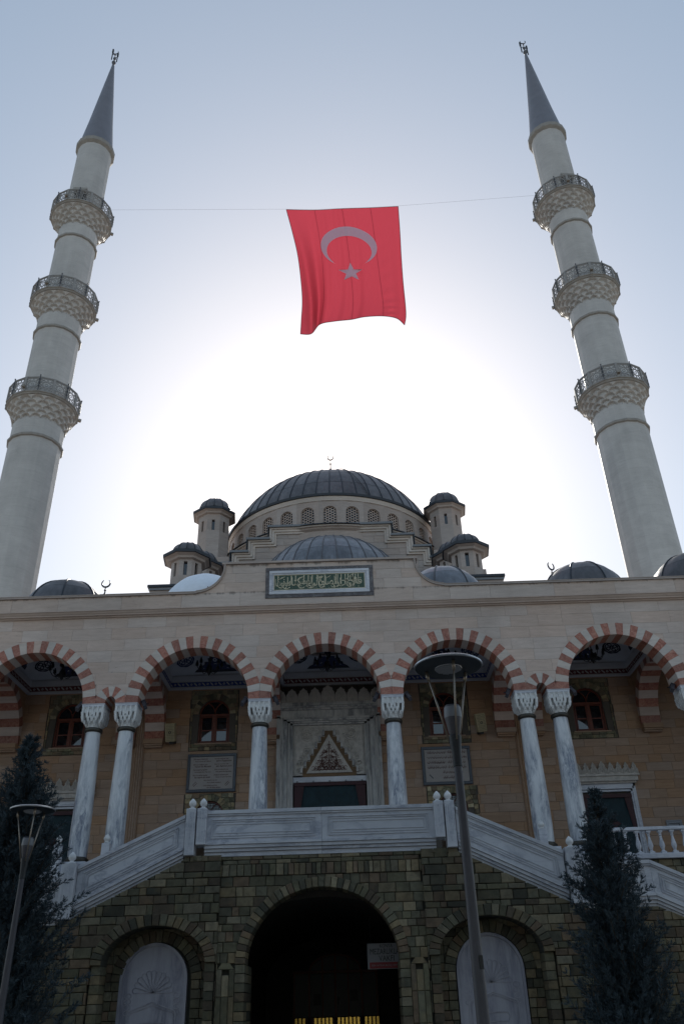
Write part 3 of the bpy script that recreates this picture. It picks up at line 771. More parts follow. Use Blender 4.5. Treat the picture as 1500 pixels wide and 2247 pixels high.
# ================================================================ ENTRANCE WALL (back of the porch)
YB = 4.2
ew = thing('entrance_wall', 'tan travertine wall behind the porch columns with carved portal, doors and windows', 'wall', (0, 4.4, 5.1))
WX = [-9.35, -4.16, 4.16, 9.35]; WW, WSILL, WSP, WTOP = 0.56, 9.87, 10.93, 11.48
def rect_open(c, w, z0, z1): return (c, w, z0, z1)
# core with real openings
def wall_bot(z0):      # bottom boundary used for a course starting at z0
    fs = []
    for c in WX:
        if z0 >= 9.60 - .01: fs.append(lambda x, c=c: 11.82 if abs(x - c) < 0.86 else -99)
        elif z0 >= 8.13 and False: pass
    for c in (-4.16, 4.16):
        if z0 < 8.12: fs.append(lambda x, c=c: 8.15 if abs(x - c) < 0.86 else -99)
    fs.append(lambda x: 11.9 if (abs(x) < 1.75 and z0 > 8) else (8.6 if abs(x) < 1.75 else -99))
    for c in (-9.35, 9.35):
        if z0 < 8.0: fs.append(lambda x, c=c: 8.02 if abs(x - c) < 0.96 else -99)
    return maxf(*fs)
core = MB()
def core_bot(x):
    return -99
# core built in horizontal bands so that openings stay open
def band(z0, z1, f=None, y0=YB + .03, y1=YB + .55):
    for p in cell(-16.2, 16.2, z0, z1, f, None, .04): core.prism(p, y0, y1)
lowwin = maxf(*[arch_top(c, 0.50, 7.40, 0.50) for c in (-4.16, 4.16)])
doors = lambda x: 7.71 if min(abs(x - 9.35), abs(x + 9.35)) < 0.9 else (8.30 if abs(x) < 1.25 else -99)
band(5.1, 8.30, maxf(lowwin, doors)); band(8.30, WSILL)
band(WSILL, 13.2, maxf(*[arch_top(c, WW, WSP, WTOP - WSP) for c in WX]))
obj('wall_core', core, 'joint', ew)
# travertine courses
rg = random.Random(21)
polys = []
for z0, z1 in rows_of(5.1, 8.13, 0.30, 8, .1) + rows_of(8.13, 9.60, 0.30, 9, .1) + rows_of(9.60, 11.82, 0.30, 10, .12) + rows_of(11.82, 12.2, .3, 1):
    polys += courses(-16, 16, [(z0, z1)], 0.45, 1.0, 0.008, wall_bot(z0), None, rg.randint(0, 9999), 0.04)
ribz = [x for x in COLX]
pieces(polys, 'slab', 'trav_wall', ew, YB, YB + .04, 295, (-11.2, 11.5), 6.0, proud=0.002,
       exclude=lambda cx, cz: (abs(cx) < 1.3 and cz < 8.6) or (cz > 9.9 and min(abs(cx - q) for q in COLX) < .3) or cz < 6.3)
# window surrounds of green sandstone, one block at a time
polys = []; vo = []
for c in WX:
    for z0, z1 in rows_of(9.62, WSILL, 0.125, 3): polys += courses(c - 0.85, c + 0.85, [(z0, z1)], 0.16, 0.34, 0.012, None, None, rg.randint(0, 9999), .03)
    f = arch_top(c, WW + 0.22, WSP, WTOP - WSP + .22)
    for z0, z1 in rows_of(WSILL, 11.81, 0.162, 3): polys += courses(c - 0.85, c + 0.85, [(z0, z1)], 0.15, 0.28, 0.012, maxf(f, lambda x, c=c, z0=z0: 99 if abs(x - c) < WW + (.0) and z0 < WSP else -99), None, rg.randint(0, 9999), .02)
    vo += [(p) for p in ring_blocks(c, WSP, WW, WTOP - WSP, 0.21, 17, gap=0.012)]
    obj('window_sill', MB().bbox(c - .66, c + .66, YB - .03, YB + .3, WSILL - .035, WSILL + .015, .008), 'trav_wall', ew)
for c in (-4.16, 4.16):
    f = arch_top(c, 0.50 + 0.21, 7.40, 0.71)
    for z0, z1 in rows_of(6.4, 8.14, 0.165, 3): polys += courses(c - 0.85, c + 0.85, [(z0, z1)], 0.15, 0.28, 0.012, maxf(f, lambda x, c=c, z0=z0: 99 if abs(x - c) < .5 and z0 < 7.4 else -99), None, rg.randint(0, 9999), .02)
    vo += ring_blocks(c, 7.40, 0.50, 0.50, 0.20, 15, gap=0.012)
pieces(polys, 'surround_stone', 'sand_r', ew, YB - .012, YB + .04, 290, (-10.3, 10.3), 6.9, cham=0.008, proud=.004)
for p in vo: obj('voussoir', block_mb(p, YB - .02, YB + .30), 'sand_r', ew)
# windows
def window(c, full=True):
    w = bpy.data.objects.new('window', None); COL.objects.link(w); w.parent = ew
    w.location = (c, YB + .14 - 4.4, WSILL - 5.1)
    H = WSP - WSILL; R = WW; RT = WTOP - WSP
    fr = MB()
    out = [(-R, 0.015)] + [(-R, H)] + arc(0, H, R, RT, pi, 0, 22)[1:-1] + [(R, H), (R, 0.015)]
    ins = lambda pts, d: [(x * (1 - d / R), z if z < H else H + (z - H) * (1 - d / R)) for x, z in pts]
    fr.ribbon(ins(out, .028), 0.06, -0.03, 0.06)
    fr.box(-R + .02, R - .02, -0.03, 0.06, 0.01, 0.085); fr.box(-R + .02, R - .02, -0.035, 0.06, H - .06, H + .03)
    fr.box(-0.035, 0.035, -0.04, 0.06, 0.08, H - .05)
    obj('frame', fr, 'wood', w, loc=(0, 0, 0))
    for s in (-1, 1):
        ca = MB(); x0, x1 = sorted((s * .04, s * (R - .075)))
        ca.ribbon([(x0 + .025, .11), (x1 - .025, .11), (x1 - .025, H - .085), (x0 + .025, H - .085)], 0.05, -0.02, 0.04, True)
        ca.box(x0, x1, -0.015, 0.04, H * .47 - .018, H * .47 + .018)
        obj('casement', ca, 'wood', w, loc=(0, 0, 0))
        for za, zb in ((.13, H * .47 - .018), (H * .47 + .018, H - .11)):
            obj('pane', MB().box(x0 + .045, x1 - .045, 0.018, 0.028, za, zb), 'glass', w, loc=(0, 0, 0), rot=(random.uniform(-.012, .012), 0, 0))
    tr = MB()
    for s in (-1, 1): tr.ribbon([(s * (R * .62) * (1 - cos(t)) if False else s * .50 * (1 - cos(t)) * .9, H + .03 + (RT - .05) * .93 * sin(t)) for t in np.linspace(0, 1.15, 9)], 0.035, -0.025, 0.04)
    obj('tracery', tr, 'wood', w, loc=(0, 0, 0))
    fan = [(x * .93, z) for x, z in arc(0, H + .02, R, RT * .93, 0, pi, 18)]
    obj('pane', MB().prism(fan, .02, .03), 'glass', w, loc=(0, 0, 0))
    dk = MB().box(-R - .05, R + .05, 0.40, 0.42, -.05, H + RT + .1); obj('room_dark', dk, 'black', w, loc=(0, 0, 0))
for c in WX: window(c)
for c in (-4.16, 4.16):      # low windows with iron grilles
    w = bpy.data.objects.new('low_window', None); COL.objects.link(w); w.parent = ew; w.location = (c, YB + .12 - 4.4, 6.4 - 5.1)
    fr = MB(); fr.ribbon([(-.47, 0)] + [(-.47, 1.0)] + arc(0, 1.0, .47, .47, pi, 0, 16)[1:-1] + [(.47, 1.0), (.47, 0)], .06, -.02, .05)
    for s in (-1, 1): fr.ribbon([(s * .42 * (1 - cos(t)), 1.0 + .46 * sin(t)) for t in np.linspace(0, 1.2, 8)], .035, .0, .04)
    obj('frame', fr, 'wood', w, loc=(0, 0, 0))
    gr = MB()
    for i in range(9): x = -.4 + .1 * i; gr.box(x - .007, x + .007, -.09, -.075, 0, 1.0 + sqrt(max(0, .46 ** 2 - x * x)))
    for i in range(15): z = .1 * i; hw = .46 if z < 1 else sqrt(max(0, .46 ** 2 - (z - 1) ** 2)); gr.box(-hw, hw, -.10, -.088, z - .007, z + .007) if hw > .05 else None
    obj('grille', gr, 'iron', w, loc=(0, 0, 0))
    obj('pane', MB().box(-.46, .46, .03, .04, 0, 1.46), 'glass', w, loc=(0, 0, 0))
# fluted strips between the paired columns
for x in (-6.76, 6.76):
    f = MB().box(x - .17, x + .17, YB - .05, YB, 5.1, 11.8)
    for i in range(4): f.lathe([(0.03, 5.1), (0.03, 11.8)], 8, (x - .12 + .08 * i, YB - .05, 0))
    obj('fluted_strip', f, 'trav_wall', ew)
# ---- main portal
def crest(n, w, z0, h, tall, y0, y1, mat, parent, name, style='lobed'):
    tot = sum(1.25 if i == n // 2 else 1 for i in range(n)); x = -w
    for i in range(n):
        ww = 2 * w / tot * (1.25 if i == n // 2 else 1); c = x + ww / 2; x += ww
        hi = h * (1 + tall * (1 - abs(i - n // 2) / (n / 2))) if i != n // 2 else h * (1 + tall * 1.8)
        a = ww / 2 * .97
        if style == 'lobed':
            o = [(-1, 0), (-1, .45), (-.92, .62), (-.70, .74), (-.66, .86), (-.40, .90), (-.22, .97), (0, 1.06)]
        else: o = [(-1, 0), (-1, .40), (-.55, .62), (-.62, .72), (0, 1.1)]
        o = [(p * a, q * hi) for p, q in o]; o = o + [(-p, q) for p, q in o[:-1][::-1]]
        poly = [(c + p, z0 + q) for p, q in o][::-1]
        mb = MB().prism(poly, y0, y1)
        mb.ribbon([(c + p * .78, z0 + q * .84 + .02) for p, q in o], .022, y0 - .022, y0)
        mb.ribbon([(c + p * .45, z0 + q * .60 + .04) for p, q in o], .022, y0 - .03, y0)
        mb.ribbon(arc(c, z0 + hi * .30, a * .2, a * .24, 0, 2 * pi, 8)[:-1], .02, y0 - .035, y0, True)
        obj(name, mb, mat, parent)
PO = bpy.data.objects.new('portal', None); COL.objects.link(PO); PO.parent = ew; PO.location = (-0.03, YB - 4.4, 0)
def pobj(n, mb, mat, **k): return obj(n, mb, mat, PO, loc=(0, 0, -5.1), **k)
jm = MB()
for i, (a, b, y) in enumerate([(1.84, 1.72, -.30), (1.72, 1.60, -.34), (1.60, 1.47, -.31), (1.47, 1.36, -.26), (1.36, 1.27, -.20)]):
    for s in (-1, 1): jm.box(*sorted((s * a, s * b)), y, 0.06, 5.1, 10.66 - i * .06)
    jm.box(-a, a, y, .06, 10.60 - i * .06 if i else 10.60, 10.66 - i * .06 if i else 10.86)
for s in (-1, 1):
    jm.tube([(s * 1.66, -.35, 5.1), (s * 1.66, -.35, 10.6)], .035, 8); jm.tube([(s * 1.41, -.27, 5.1), (s * 1.41, -.27, 10.4)], .03, 8)
pobj('jamb_mouldings', jm, 'marble_dark')
for k, (z0, z1, e) in enumerate([(10.86, 10.93, .05), (10.93, 10.99, .10), (10.99, 11.10, .15)]):
    pobj('lintel_cornice', MB().box(-1.84 - e * .6, 1.84 + e * .6, -.32 - e, .05, z0, z1), 'marble_dark')
PO2 = bpy.data.objects.new('crest', None); COL.objects.link(PO2); PO2.parent = PO; PO2.location = (0, 0, 0)
cr = MB()
class _C: pass
def crest_join(n, w, z0, h, tall, y0, y1, style):
    before = set(COL.objects); crest(n, w, z0, h, tall, y0, y1, 'carved', None, 'palmette', style)
    return [o for o in COL.objects if o not in before]
bpy.data.objects.remove(PO2)
for o in crest_join(9, 1.92, 11.10, 0.48, 0.16, -.42, -.20, 'lobed'): o.parent = PO; o.location = (0, 0, -5.1)
# carved field with stepped niche
fld = MB().box(-1.27, 1.27, -.10, .05, 8.62, 10.46); pobj('carved_field', fld, 'carved')
cv = MB(); rg = random.Random(5)
for s in (-1, 1):        # rosettes, scrolls and leaf relief
    cx, cz = s * .78, 10.02
    for r_, w_ in ((.20, .03), (.12, .025), (.05, .04)): cv.ribbon(arc(cx, cz, r_, r_, 0, 2 * pi, 16)[:-1], w_, -.135, -.10, True)
    for k in range(12): a = k * pi / 6; cv.ribbon([(cx + .14 * cos(a), cz + .14 * sin(a)), (cx + .19 * cos(a), cz + .19 * sin(a))], .03, -.13, -.10)
    for k in range(26):
        px = s * rg.uniform(.30, 1.08); pz = rg.uniform(8.75, 10.35)
        lim = .20 + (10.25 - pz) * .52
        if abs(px) < lim + .12: px = s * min(1.10, lim + .12 + rg.uniform(0, .12))
        if (px - cx) ** 2 + (pz - cz) ** 2 < .06: continue
        a0 = rg.uniform(0, 6.28); r_ = rg.uniform(.05, .10)
        cv.ribbon([(px + r_ * (1 - t / 9) * cos(a0 + t * s), pz + r_ * (1 - t / 9) * sin(a0 + t * s)) for t in np.linspace(0, 6, 12)], .018, -.125, -.10)
    cv.ribbon([(s * 1.20, 8.65), (s * 1.20, 10.40)], .03, -.125, -.10)
cv.ribbon([(-1.20, 10.40), (1.20, 10.40)], .03, -.125, -.10)
pobj('scroll_relief', cv, 'carved')
st = MB(); n = 7; x0, x1, z0, z1 = .15, .93, 8.66, 10.16
for i in range(n):      # stepped niche (muqarnas outline), each step a slab proud of the field
    zt = z1 - (z1 - z0) * i / n; zb = z1 - (z1 - z0) * (i + 1) / n; xo = x0 + (x1 - x0) * i / (n - 1)
    st.box(-xo, xo, -.104, -.09, zb, zt)
    for s in (-1, 1): pobj('stepped_corbel', MB().box(*sorted((s * xo, s * (xo + .085))), -.20, -.10, zb + .03, zt + .02 - .0), 'marble_dark')
pobj('niche_ground', st.box(-.93, .93, -.104, -.09, 8.56, 8.66), 'ochre')
pobj('calligraphy_triangle', MB().prism([(-.80, 8.68), (.80, 8.68), (0, 10.02)], -.15, -.104), 'carved')
sq = MB(); rg = random.Random(12)
def tri_in(x, z, m=.05): return z > 8.74 and z < 9.85 and abs(x) < (9.88 - z) * .597 - m * .6
for k in range(170):       # mirrored interlaced strokes
    px = rg.uniform(0, .62); pz = 8.76 + rg.random() ** 1.3 * 1.05
    if not tri_in(px, pz): continue
    a = rg.uniform(0, 6.28); pts = [(px, pz)]; kk = rg.uniform(-1, 1) * .9
    for t in range(9):
        a += kk + rg.uniform(-.3, .3); nx, nz = pts[-1][0] + .035 * cos(a), pts[-1][1] + .035 * sin(a)
        if not tri_in(nx, nz): break
        pts.append((nx, nz))
    if len(pts) > 3:
        for s in (-1, 1): sq.ribbon([(s * x, z) for x, z in pts], .009, -.156, -.15)
for k in range(5):
    for s in (-1, 1): sq.ribbon([(s * x, z) for x, z in arc(.12 + .11 * k, 8.84, .06, .07, .3, 5.4, 8)], .014, -.156, -.15)
sq.ribbon([(-.62, 8.78), (.62, 8.78)], .01, -.156, -.15); sq.ribbon([(0, 8.85), (0, 9.78)], .02, -.156, -.15)
pobj('carved_script', sq, 'carve_red')
pobj('inner_lintel', MB().bbox(-1.28, 1.28, -.14, .05, 8.36, 8.56, .02), 'marble')
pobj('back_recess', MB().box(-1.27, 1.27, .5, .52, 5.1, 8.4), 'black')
def curtain(x, w, ztop, zbot, y, label):
    t = thing('door_curtain', label, 'door curtain', (x, y, zbot))
    f = MB(); N = 30; H = ztop - zbot
    for j in range(9):
        for i in range(N + 1):
            u = -w + 2 * w * i / N; f.v.append((u, .02 * sin(u * 13 + j * .4) * (j / 8) + .012 * sin(u * 31), H * (1 - j / 8)))
    f.f = [(j * (N + 1) + i, j * (N + 1) + i + 1, (j + 1) * (N + 1) + i + 1, (j + 1) * (N + 1) + i) for j in range(8) for i in range(N)]
    obj('cloth', f, 'curt_t', t, 'all', loc=(0, 0, 0))
    b = MB().box(-w - .02, w + .02, -.08, -.03, H - .10, H + .02)
    for s in (-1, 1):
        p = [(s * w, 0), (s * w, H - .1), (s * w * .72, H - .1), (s * w * .90, H * .45), (s * w * .97, 0)]
        b.prism(p, -.055, -.03)
    obj('border', b, 'curt_r', t, loc=(0, 0, 0))
    z = H * .60
    d = [(-.42 * w, z), (-.16 * w, z + .13), (0, z + .17), (.16 * w, z + .13), (.42 * w, z), (.16 * w, z - .13), (0, z - .17), (-.16 * w, z - .13)]
    obj('diamond_patch', MB().prism(d, -.055, -.035), 'curt_r', t, loc=(0, 0, 0))
    for k in range(5):
        x_ = -w + .1 + (2 * w - .2) * k / 4; obj('hook', MB().ribbon(arc(x_, H + .05, .022, .022, 0, 2 * pi, 8)[:-1], .012, -.07, -.055, True), 'iron', t, loc=(0, 0, 0))
curtain(-.03, 1.22, 8.34, 5.75, YB - .12, 'wide teal curtain with maroon diamond hung across the central portal')
# ---- side doors
for c, lab in ((-9.35, 'teal and maroon curtain in the side door behind the left tree'), (9.35, 'teal and maroon curtain in the side door behind the right tree')):
    D = bpy.data.objects.new('side_doorway', None); COL.objects.link(D); D.parent = ew; D.location = (c, YB - 4.4, 0)
    j = MB()
    for i, (a, b, y) in enumerate([(1.06, .99, -.10), (.99, .94, -.14), (.94, .88, -.09)]):
        for s in (-1, 1): j.box(*sorted((s * a, s * b)), y, .05, 5.1, 8.02 - i * .10)
        j.box(-a, a, y, .05, 7.92 - i * .08, 8.02 - i * .10 + (.0))
    obj('door_frame', j, 'marble', D, loc=(0, 0, -5.1))
    obj('lintel_cornice', MB().box(-1.10, 1.10, -.18, .03, 8.02, 8.08).box(-1.16, 1.16, -.26, .03, 8.08, 8.24).box(-1.22, 1.22, -.32, .03, 8.24, 8.30), 'carved', D, loc=(0, 0, -5.1))
    for o in crest_join(9, 1.22, 8.30, 0.35, 0.10, -.28, -.18, 'pointed'): o.parent = D; o.location = (0, 0, -5.1); o.name = 'crest_tooth'
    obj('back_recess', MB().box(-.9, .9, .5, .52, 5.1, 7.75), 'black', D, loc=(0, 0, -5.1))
    curtain(c, .86, 7.66, 5.3, YB - .02, lab)
# ---- verse panels between the windows
def verse(x, label, arabic):
    z0, z1 = 8.17, 9.48; w = .855
    t = thing('verse_panel', label, 'inscription', (x, YB - .06, z0))
    fr = MB()
    for a in ((-w, w, 0, .10), (-w, w, 1.21, 1.31)): fr.bbox(a[0], a[1], -.03, .05, a[2], a[3], .01)
    for s in (-1, 1): fr.bbox(*sorted((s * w, s * (w - .10))), -.03, .05, .10, 1.21, .01)
    obj('frame', fr, 'granite', t, loc=(0, 0, 0)); obj('panel', MB().box(-w + .10, w - .10, 0, .04, .10, 1.21), 'panel', t, loc=(0, 0, 0))
    if not arabic:
        L = ['Ehli olsun Hakk için', 'binası oturan bir Hak eri', 'Yüz eller başlarda eller', 'şehri Peygamber',
             'Ehli var milletin varı', 'Veysel ile Mustafa', 'Ulaştı bir ümmed bir birlik', 'izin Rahmet yurt',
             'Seyre layık ay güzel', 'nurhud görünür hep onu', 'Zahri seccadesinde hep', 'okur görenler hep anar',
             'Her-i bu elif bir harfle', 'bu seyre ki zevk', 'Hidayet kılması için', 'hizmet verenler hep onar']
        for i, s in enumerate(L):
            blk, ln = divmod(i, 2); r_, c_ = divmod(blk, 2)
            put_text(s, .07, x + (-.36 if c_ == 0 else .375) + (-.04 if ln == 0 else .05), YB - .063, z0 + 1.13 - r_ * .185 - ln * .075, 'ink', t, 'text_line', fit=(.50 if ln == 0 else .56, None) if len(s) > 14 else (.40, None), shear=.35, ext=.001, bold=.012)
        for i, s in enumerate(['Hayli söyledim ona beyt', 'hem dedim tarihine', 'Öyle düşlerin yurdum', 'can da bilim diniye']):
            put_text(s, .07, x + (-.02 if i % 2 == 0 else .10), YB - .063, z0 + .40 - (i // 2) * .175 - (i % 2) * .075, 'ink', t, 'text_line', fit=(.48, None), shear=.35, ext=.001, bold=.012)
        for s in (-1, 1):
            for d in (-.02, .02): obj('date_stroke', MB().ribbon([(s * .56 - .06 + d, .22 - d), (s * .56 + .06 + d, .34 - d)], .014, -.006, 0), 'ink', t, loc=(0, 0, 0))
    else:
        rg = random.Random(77)
        for row in range(6):
            for cx in (-.36, .36):
                zc = 1.12 - row * .172
                if row >= 4:
                    if cx < 0: continue
                    cx = .16
                mb = MB(); xx = cx - .31
                while xx < cx + .30:      # line of joined curved strokes
                    l = rg.uniform(.04, .10)
                    mb.ribbon([(xx + l * q / 6, zc - .02 + .028 * sin(q * 1.1 + rg.random()) - .014 * (q % 2)) for q in range(7)], .011, -.006, 0)
                    if rg.random() < .75: mb.ribbon([(xx + l * .8, zc - .02), (xx + l * .8 + .01, zc + rg.uniform(.02, .055))], .010, -.006, 0)
                    if rg.random() < .6: mb.box(xx + .02, xx + .032, -.006, 0, zc + .035, zc + .047)
                    if rg.random() < .5: mb.ribbon(arc(xx + l * .5, zc - .03, .022, .02, pi, 2 * pi, 5), .009, -.006, 0)
                    xx += l + .008
                obj('text_line', mb, 'ink', t, loc=(0, 0, 0))
        obj('cartouche', MB().ribbon([(-.62, .35), (-.50, .22)], .035, -.005, 0).ribbon([(-.61, .34), (-.51, .23)], .012, -.007, -.005), 'granite', t, loc=(0, 0, 0))
verse(-4.14, 'dark framed marble panel with slanted Turkish verse lines under the left window', False)
verse(4.05, 'dark framed marble panel of Arabic script partly hidden by the lamp pole', True)
# ---- loudspeakers
def speaker(x, z, ry, rz, label, grp):
    t = thing('wall_loudspeaker', label, 'loudspeaker', (x, YB - .28, z), rz, grp)
    t.rotation_euler = (radians(16), radians(ry), rz)
    b = MB().add([(-.17, -.13, -.31), (.17, -.13, -.31), (.12, .13, -.31), (-.12, .13, -.31), (-.19, -.15, .31), (.19, -.15, .31), (.12, .13, .31), (-.12, .13, .31)],
                 [(0, 3, 2, 1), (4, 5, 6, 7), (0, 1, 5, 4), (1, 2, 6, 5), (2, 3, 7, 6), (3, 0, 4, 7)])
    obj('cabinet', b, 'speaker', t, loc=(0, 0, 0))
    d = MB()
    for i in range(7):
        for j in range(11):
            u, v = -.13 + .043 * i + (.02 if j % 2 else 0), -.26 + .052 * j
            if abs(u) < .15 and u * u + v * v > .005: d.box(u - .007, u + .007, -.148 - .02 * (v + .31) / .62, -.12, v - .007, v + .007)
    for r_ in (.05, .03): d.ribbon(arc(0, 0, r_, r_, 0, 2 * pi, 12)[:-1], .01, -.150, -.12, True)
    obj('grille_holes', d, 'iron', t, loc=(0, 0, 0))
    obj('bracket', MB().box(-.08, .08, -.02, .3, -.40, -.31).box(-.03, .03, .2, .34, -.42, .0), 'black', t, loc=(0, 0, 0))
speaker(-5.60, 10.22, 3, radians(-14), 'cream perforated loudspeaker on the wall left of the panel of Turkish verse', 'wall loudspeakers')
speaker(5.33, 10.22, -12, radians(14), 'cream perforated loudspeaker tilted on the wall right of the lamp pole', 'wall loudspeakers')
# ================================================================ PRAYER HALL
hall = thing('prayer_hall', 'domed mosque prayer hall with stepped gable, window drum and ribbed lead dome', 'mosque', (0, 22, 0))
hb = MB().box(-13, 13, 9.0, 36, 0, 16.6)
obj('lower_body', hb, 'trav_hall', hall)
# square base carrying the drum, with stepped front gable (front face at Y=15)
YG = 15.0
steps = [(3.45, 24.98), (4.62, 24.22), (5.50, 23.45), (6.20, 22.75)]
def gtop(x):
    a = abs(x)
    for w, z in steps:
        if a < w: return z
    return 16.6 if a > 6.2 else steps[-1][1]
gw = MB()
for p in cell(-6.2, 6.2, 16.6, 24.9, None, lambda x: gtop(x) - .30, .02): gw.prism(p, YG + .12, 16.2)
obj('gable_core', gw, 'trav_hall', hall)
rg = random.Random(31); pl = []
for z0, z1 in rows_of(20.6, 24.7, .42, 3): pl += courses(-6.15, 6.15, [(z0, z1)], .7, 1.5, .014, arch_top(0, 4.3, 19.4, 4.3), lambda x: gtop(x) - .34, rg.randint(0, 999), .03)
pieces(pl, 'gable_slab', 'trav_hall', hall, YG + .08, YG + .14, 120, (-7, 7))
# stepped cornice bands: three nested mouldings following the steps, metal capping on each tread
for off, y, w in ((0.05, YG - .14, .12), (.18, YG - .07, .13), (.31, YG + .0, .12)):
    mb = MB()
    for s in (-1, 1):
        px = 0.0
        for i, (sw, sz) in enumerate(steps):
            nz = steps[i + 1][1] if i + 1 < len(steps) else sz - .9
            x_in = (steps[i - 1][0] - off) if i else 0.0
            mb.box(*sorted((s * (x_in - (w if i else 0)), s * (sw - off))), y, YG + .15, sz - off - w, sz - off)
            mb.box(*sorted((s * (sw - off - w), s * (sw - off))), y + .002, YG + .15, nz - off - w, sz - off - w)
    obj('stepped_moulding', mb, 'trav_pale', hall)
for i, (sw, sz) in enumerate(steps):
    for s in (-1, 1):
        xi = steps[i - 1][0] - .1 if i else 0.0
        obj('step_capping', MB().box(*sorted((s * xi, s * (sw + .06))), YG - .28, YG + 1.0, sz - .03, sz + .02).box(*sorted((s * xi, s * (sw + .05))), YG - .27, YG + 1.0, sz - .09, sz - .03), 'steel' if i else 'steel', hall)
        obj('step_capping_side', MB().box(*sorted((s * (sw + .0), s * (sw + .04))), YG - .25, YG + 1.0, sz - .7, sz - .09), 'lead_d', hall)
# roof slopes behind gable / drum foot
obj('drum_base', MB().box(-7.4, 7.4, 15.9, 29.4, 16.6, 21.9), 'trav_hall', hall)
for s in (-1, 1):
    obj('base_cornice', MB().box(*sorted((s * 6.2, s * 8.4)), 14.9, 29.6, 21.5, 21.9), 'trav_hall', hall)
DC = (0, 0, 0)      # drum centre in hall space = (0,22)
def hp(n, mb, mat, **k): return obj(n, mb, mat, hall, loc=k.pop('loc', (0, 0, 0)), **k)
# roof ring at the foot of the drum
hp('drum_foot', MB().lathe([(7.15, 21.9), (7.15, 24.6), (7.28, 24.7), (7.28, 24.86)], 64), 'trav_hall', smooth=40)
hp('foot_cornice', MB().lathe([(6.7, 25.0), (7.12, 24.98), (7.36, 24.90), (7.40, 24.80), (7.28, 24.78)], 96), 'trav_pale', smooth=40)
hp('foot_capping', MB().lathe([(6.5, 25.12), (7.15, 25.05), (7.45, 24.95), (7.47, 24.90), (7.40, 24.89)], 96), 'lead_d', smooth=40)
# drum of 32 bays, each with a recessed arched lattice window
RD, NB = 6.62, 32
bw = 2 * RD * math.tan(pi / NB)
zb0, zb1 = 24.9, 26.95
wz0, wsp, wr = 25.30, 26.15, 0.40
bm_ = MB()
for p in cell(-bw / 2, bw / 2, zb0, wz0, None, None, 9): bm_.prism(p, -RD, -RD + .3)
for p in cell(-bw / 2, bw / 2, wz0, zb1, lambda x: (wsp + sqrt(max(0, wr ** 2 - x * x)) if abs(x) < wr else -99), None, .025): bm_.prism(p, -RD, -RD + .3)
bay = bm_.mesh('drum_bay')
la = MB()
hxr = .098
for j in range(12):
    for i in range(-4, 5):
        cx = i * hxr * 1.5; cz = wz0 + .02 + j * hxr * 1.732 + (hxr * .866 if i % 2 else 0)
        if abs(cx) < wr and (cz < wsp or cx * cx + (cz - wsp) ** 2 < (wr + .02) ** 2) and cz < wsp + wr:
            la.ribbon([(max(-wr, min(wr, cx + hxr * .90 * cos(a * pi / 3))), cz + hxr * .90 * sin(a * pi / 3)) for a in range(6)], .026, -RD + .10, -RD + .13, True)
lattice = la.mesh('lattice')
fm_ = MB().ribbon([(-wr + .0, wz0)] + [(-wr, wsp)] + arc(0, wsp, wr, wr, pi, 0, 14)[1:-1] + [(wr, wsp), (wr, wz0)], .045, -RD + .07, -RD + .14).mesh('frame')
pn_ = MB().box(-wr, wr, -RD + .15, -RD + .17, wz0 - .02, wsp + wr).mesh('pane')
for k in range(NB):
    a = 2 * pi * k / NB
    b = hp('drum_bay', bay if k else bay, 'trav_hall', rot=(0, 0, a))
    if cos(a) > -0.1:
        for n, me, mt in (('lattice', lattice, 'trav'), ('frame', fm_, 'trav_hall'), ('pane', pn_, 'glass')):
            q = obj(n, me, mt, b, loc=(0, 0, 0))
hp('drum_cornice', MB().lathe([(6.55, 26.90), (6.68, 26.90), (6.70, 27.0), (6.74, 27.06), (6.75, 27.16), (6.6, 27.18)], 96), 'trav_pale', smooth=35)
hp('dome_eave', MB().lathe([(6.65, 27.14), (6.84, 27.16), (6.86, 27.30), (6.72, 27.34), (6.4, 27.36)], 96), 'lead_d', smooth=35)
# dome: lead panels between raised seams
RB, ZB, HD = 6.72, 27.25, 4.85
RS = (RB * RB + HD * HD) / (2 * HD); ZC = ZB + HD - RS; T0 = math.asin((ZB - ZC) / RS)
NP, NR = 52, 5
ts = [T0 + (pi / 2 - T0) * f for f in (0, .16, .36, .58, .80, 1.0)]
back = MB()
hp('dome_shell', MB().lathe([((RS - .03) * cos(t), ZC + (RS - .03) * sin(t)) for t in np.linspace(T0, pi / 2 - .001, 16)], 64), 'lead_d', smooth='all')
for r in range(NR):
    mb = MB(); n = 3; K = 3
    for q in range(K + 1):
        t = ts[r] + .0025 + (ts[r + 1] - ts[r] - .005) * q / K
        for i in range(n + 1):
            a = (2 * pi / NP) * (i / n * .97 + .015); mb.v.append((RS * cos(t) * cos(a), RS * cos(t) * sin(a), ZC + RS * sin(t)))
    mb.f = [(q * (n + 1) + i, q * (n + 1) + i + 1, (q + 1) * (n + 1) + i + 1, (q + 1) * (n + 1) + i) for q in range(K) for i in range(n)]
    me = mb.mesh('lead_panel', 'all')
    for k in range(NP):
        a = 2 * pi * k / NP
        if sin(a + pi / NP) < 0.05: hp('lead_panel', me, 'lead', rot=(0, 0, a))
        else: back.add([(x * cos(a) - y * sin(a), x * sin(a) + y * cos(a), z) for x, y, z in mb.v], mb.f)
hp('rear_panels', back, 'lead', kind='stuff', smooth='all')
sm = MB().tube([((RS + .01) * cos(t), 0, ZC + (RS + .01) * sin(t)) for t in np.linspace(T0, pi / 2 - .03, 20)], .035, 5).mesh('seam', 'all')
for k in range(NP): hp('seam', sm, 'lead_d', rot=(0, 0, 2 * pi * k / NP))
fz = finial_parts(hall, 'finial', 1.25, (0, 0, ZB + HD - .05), sz=2.45)
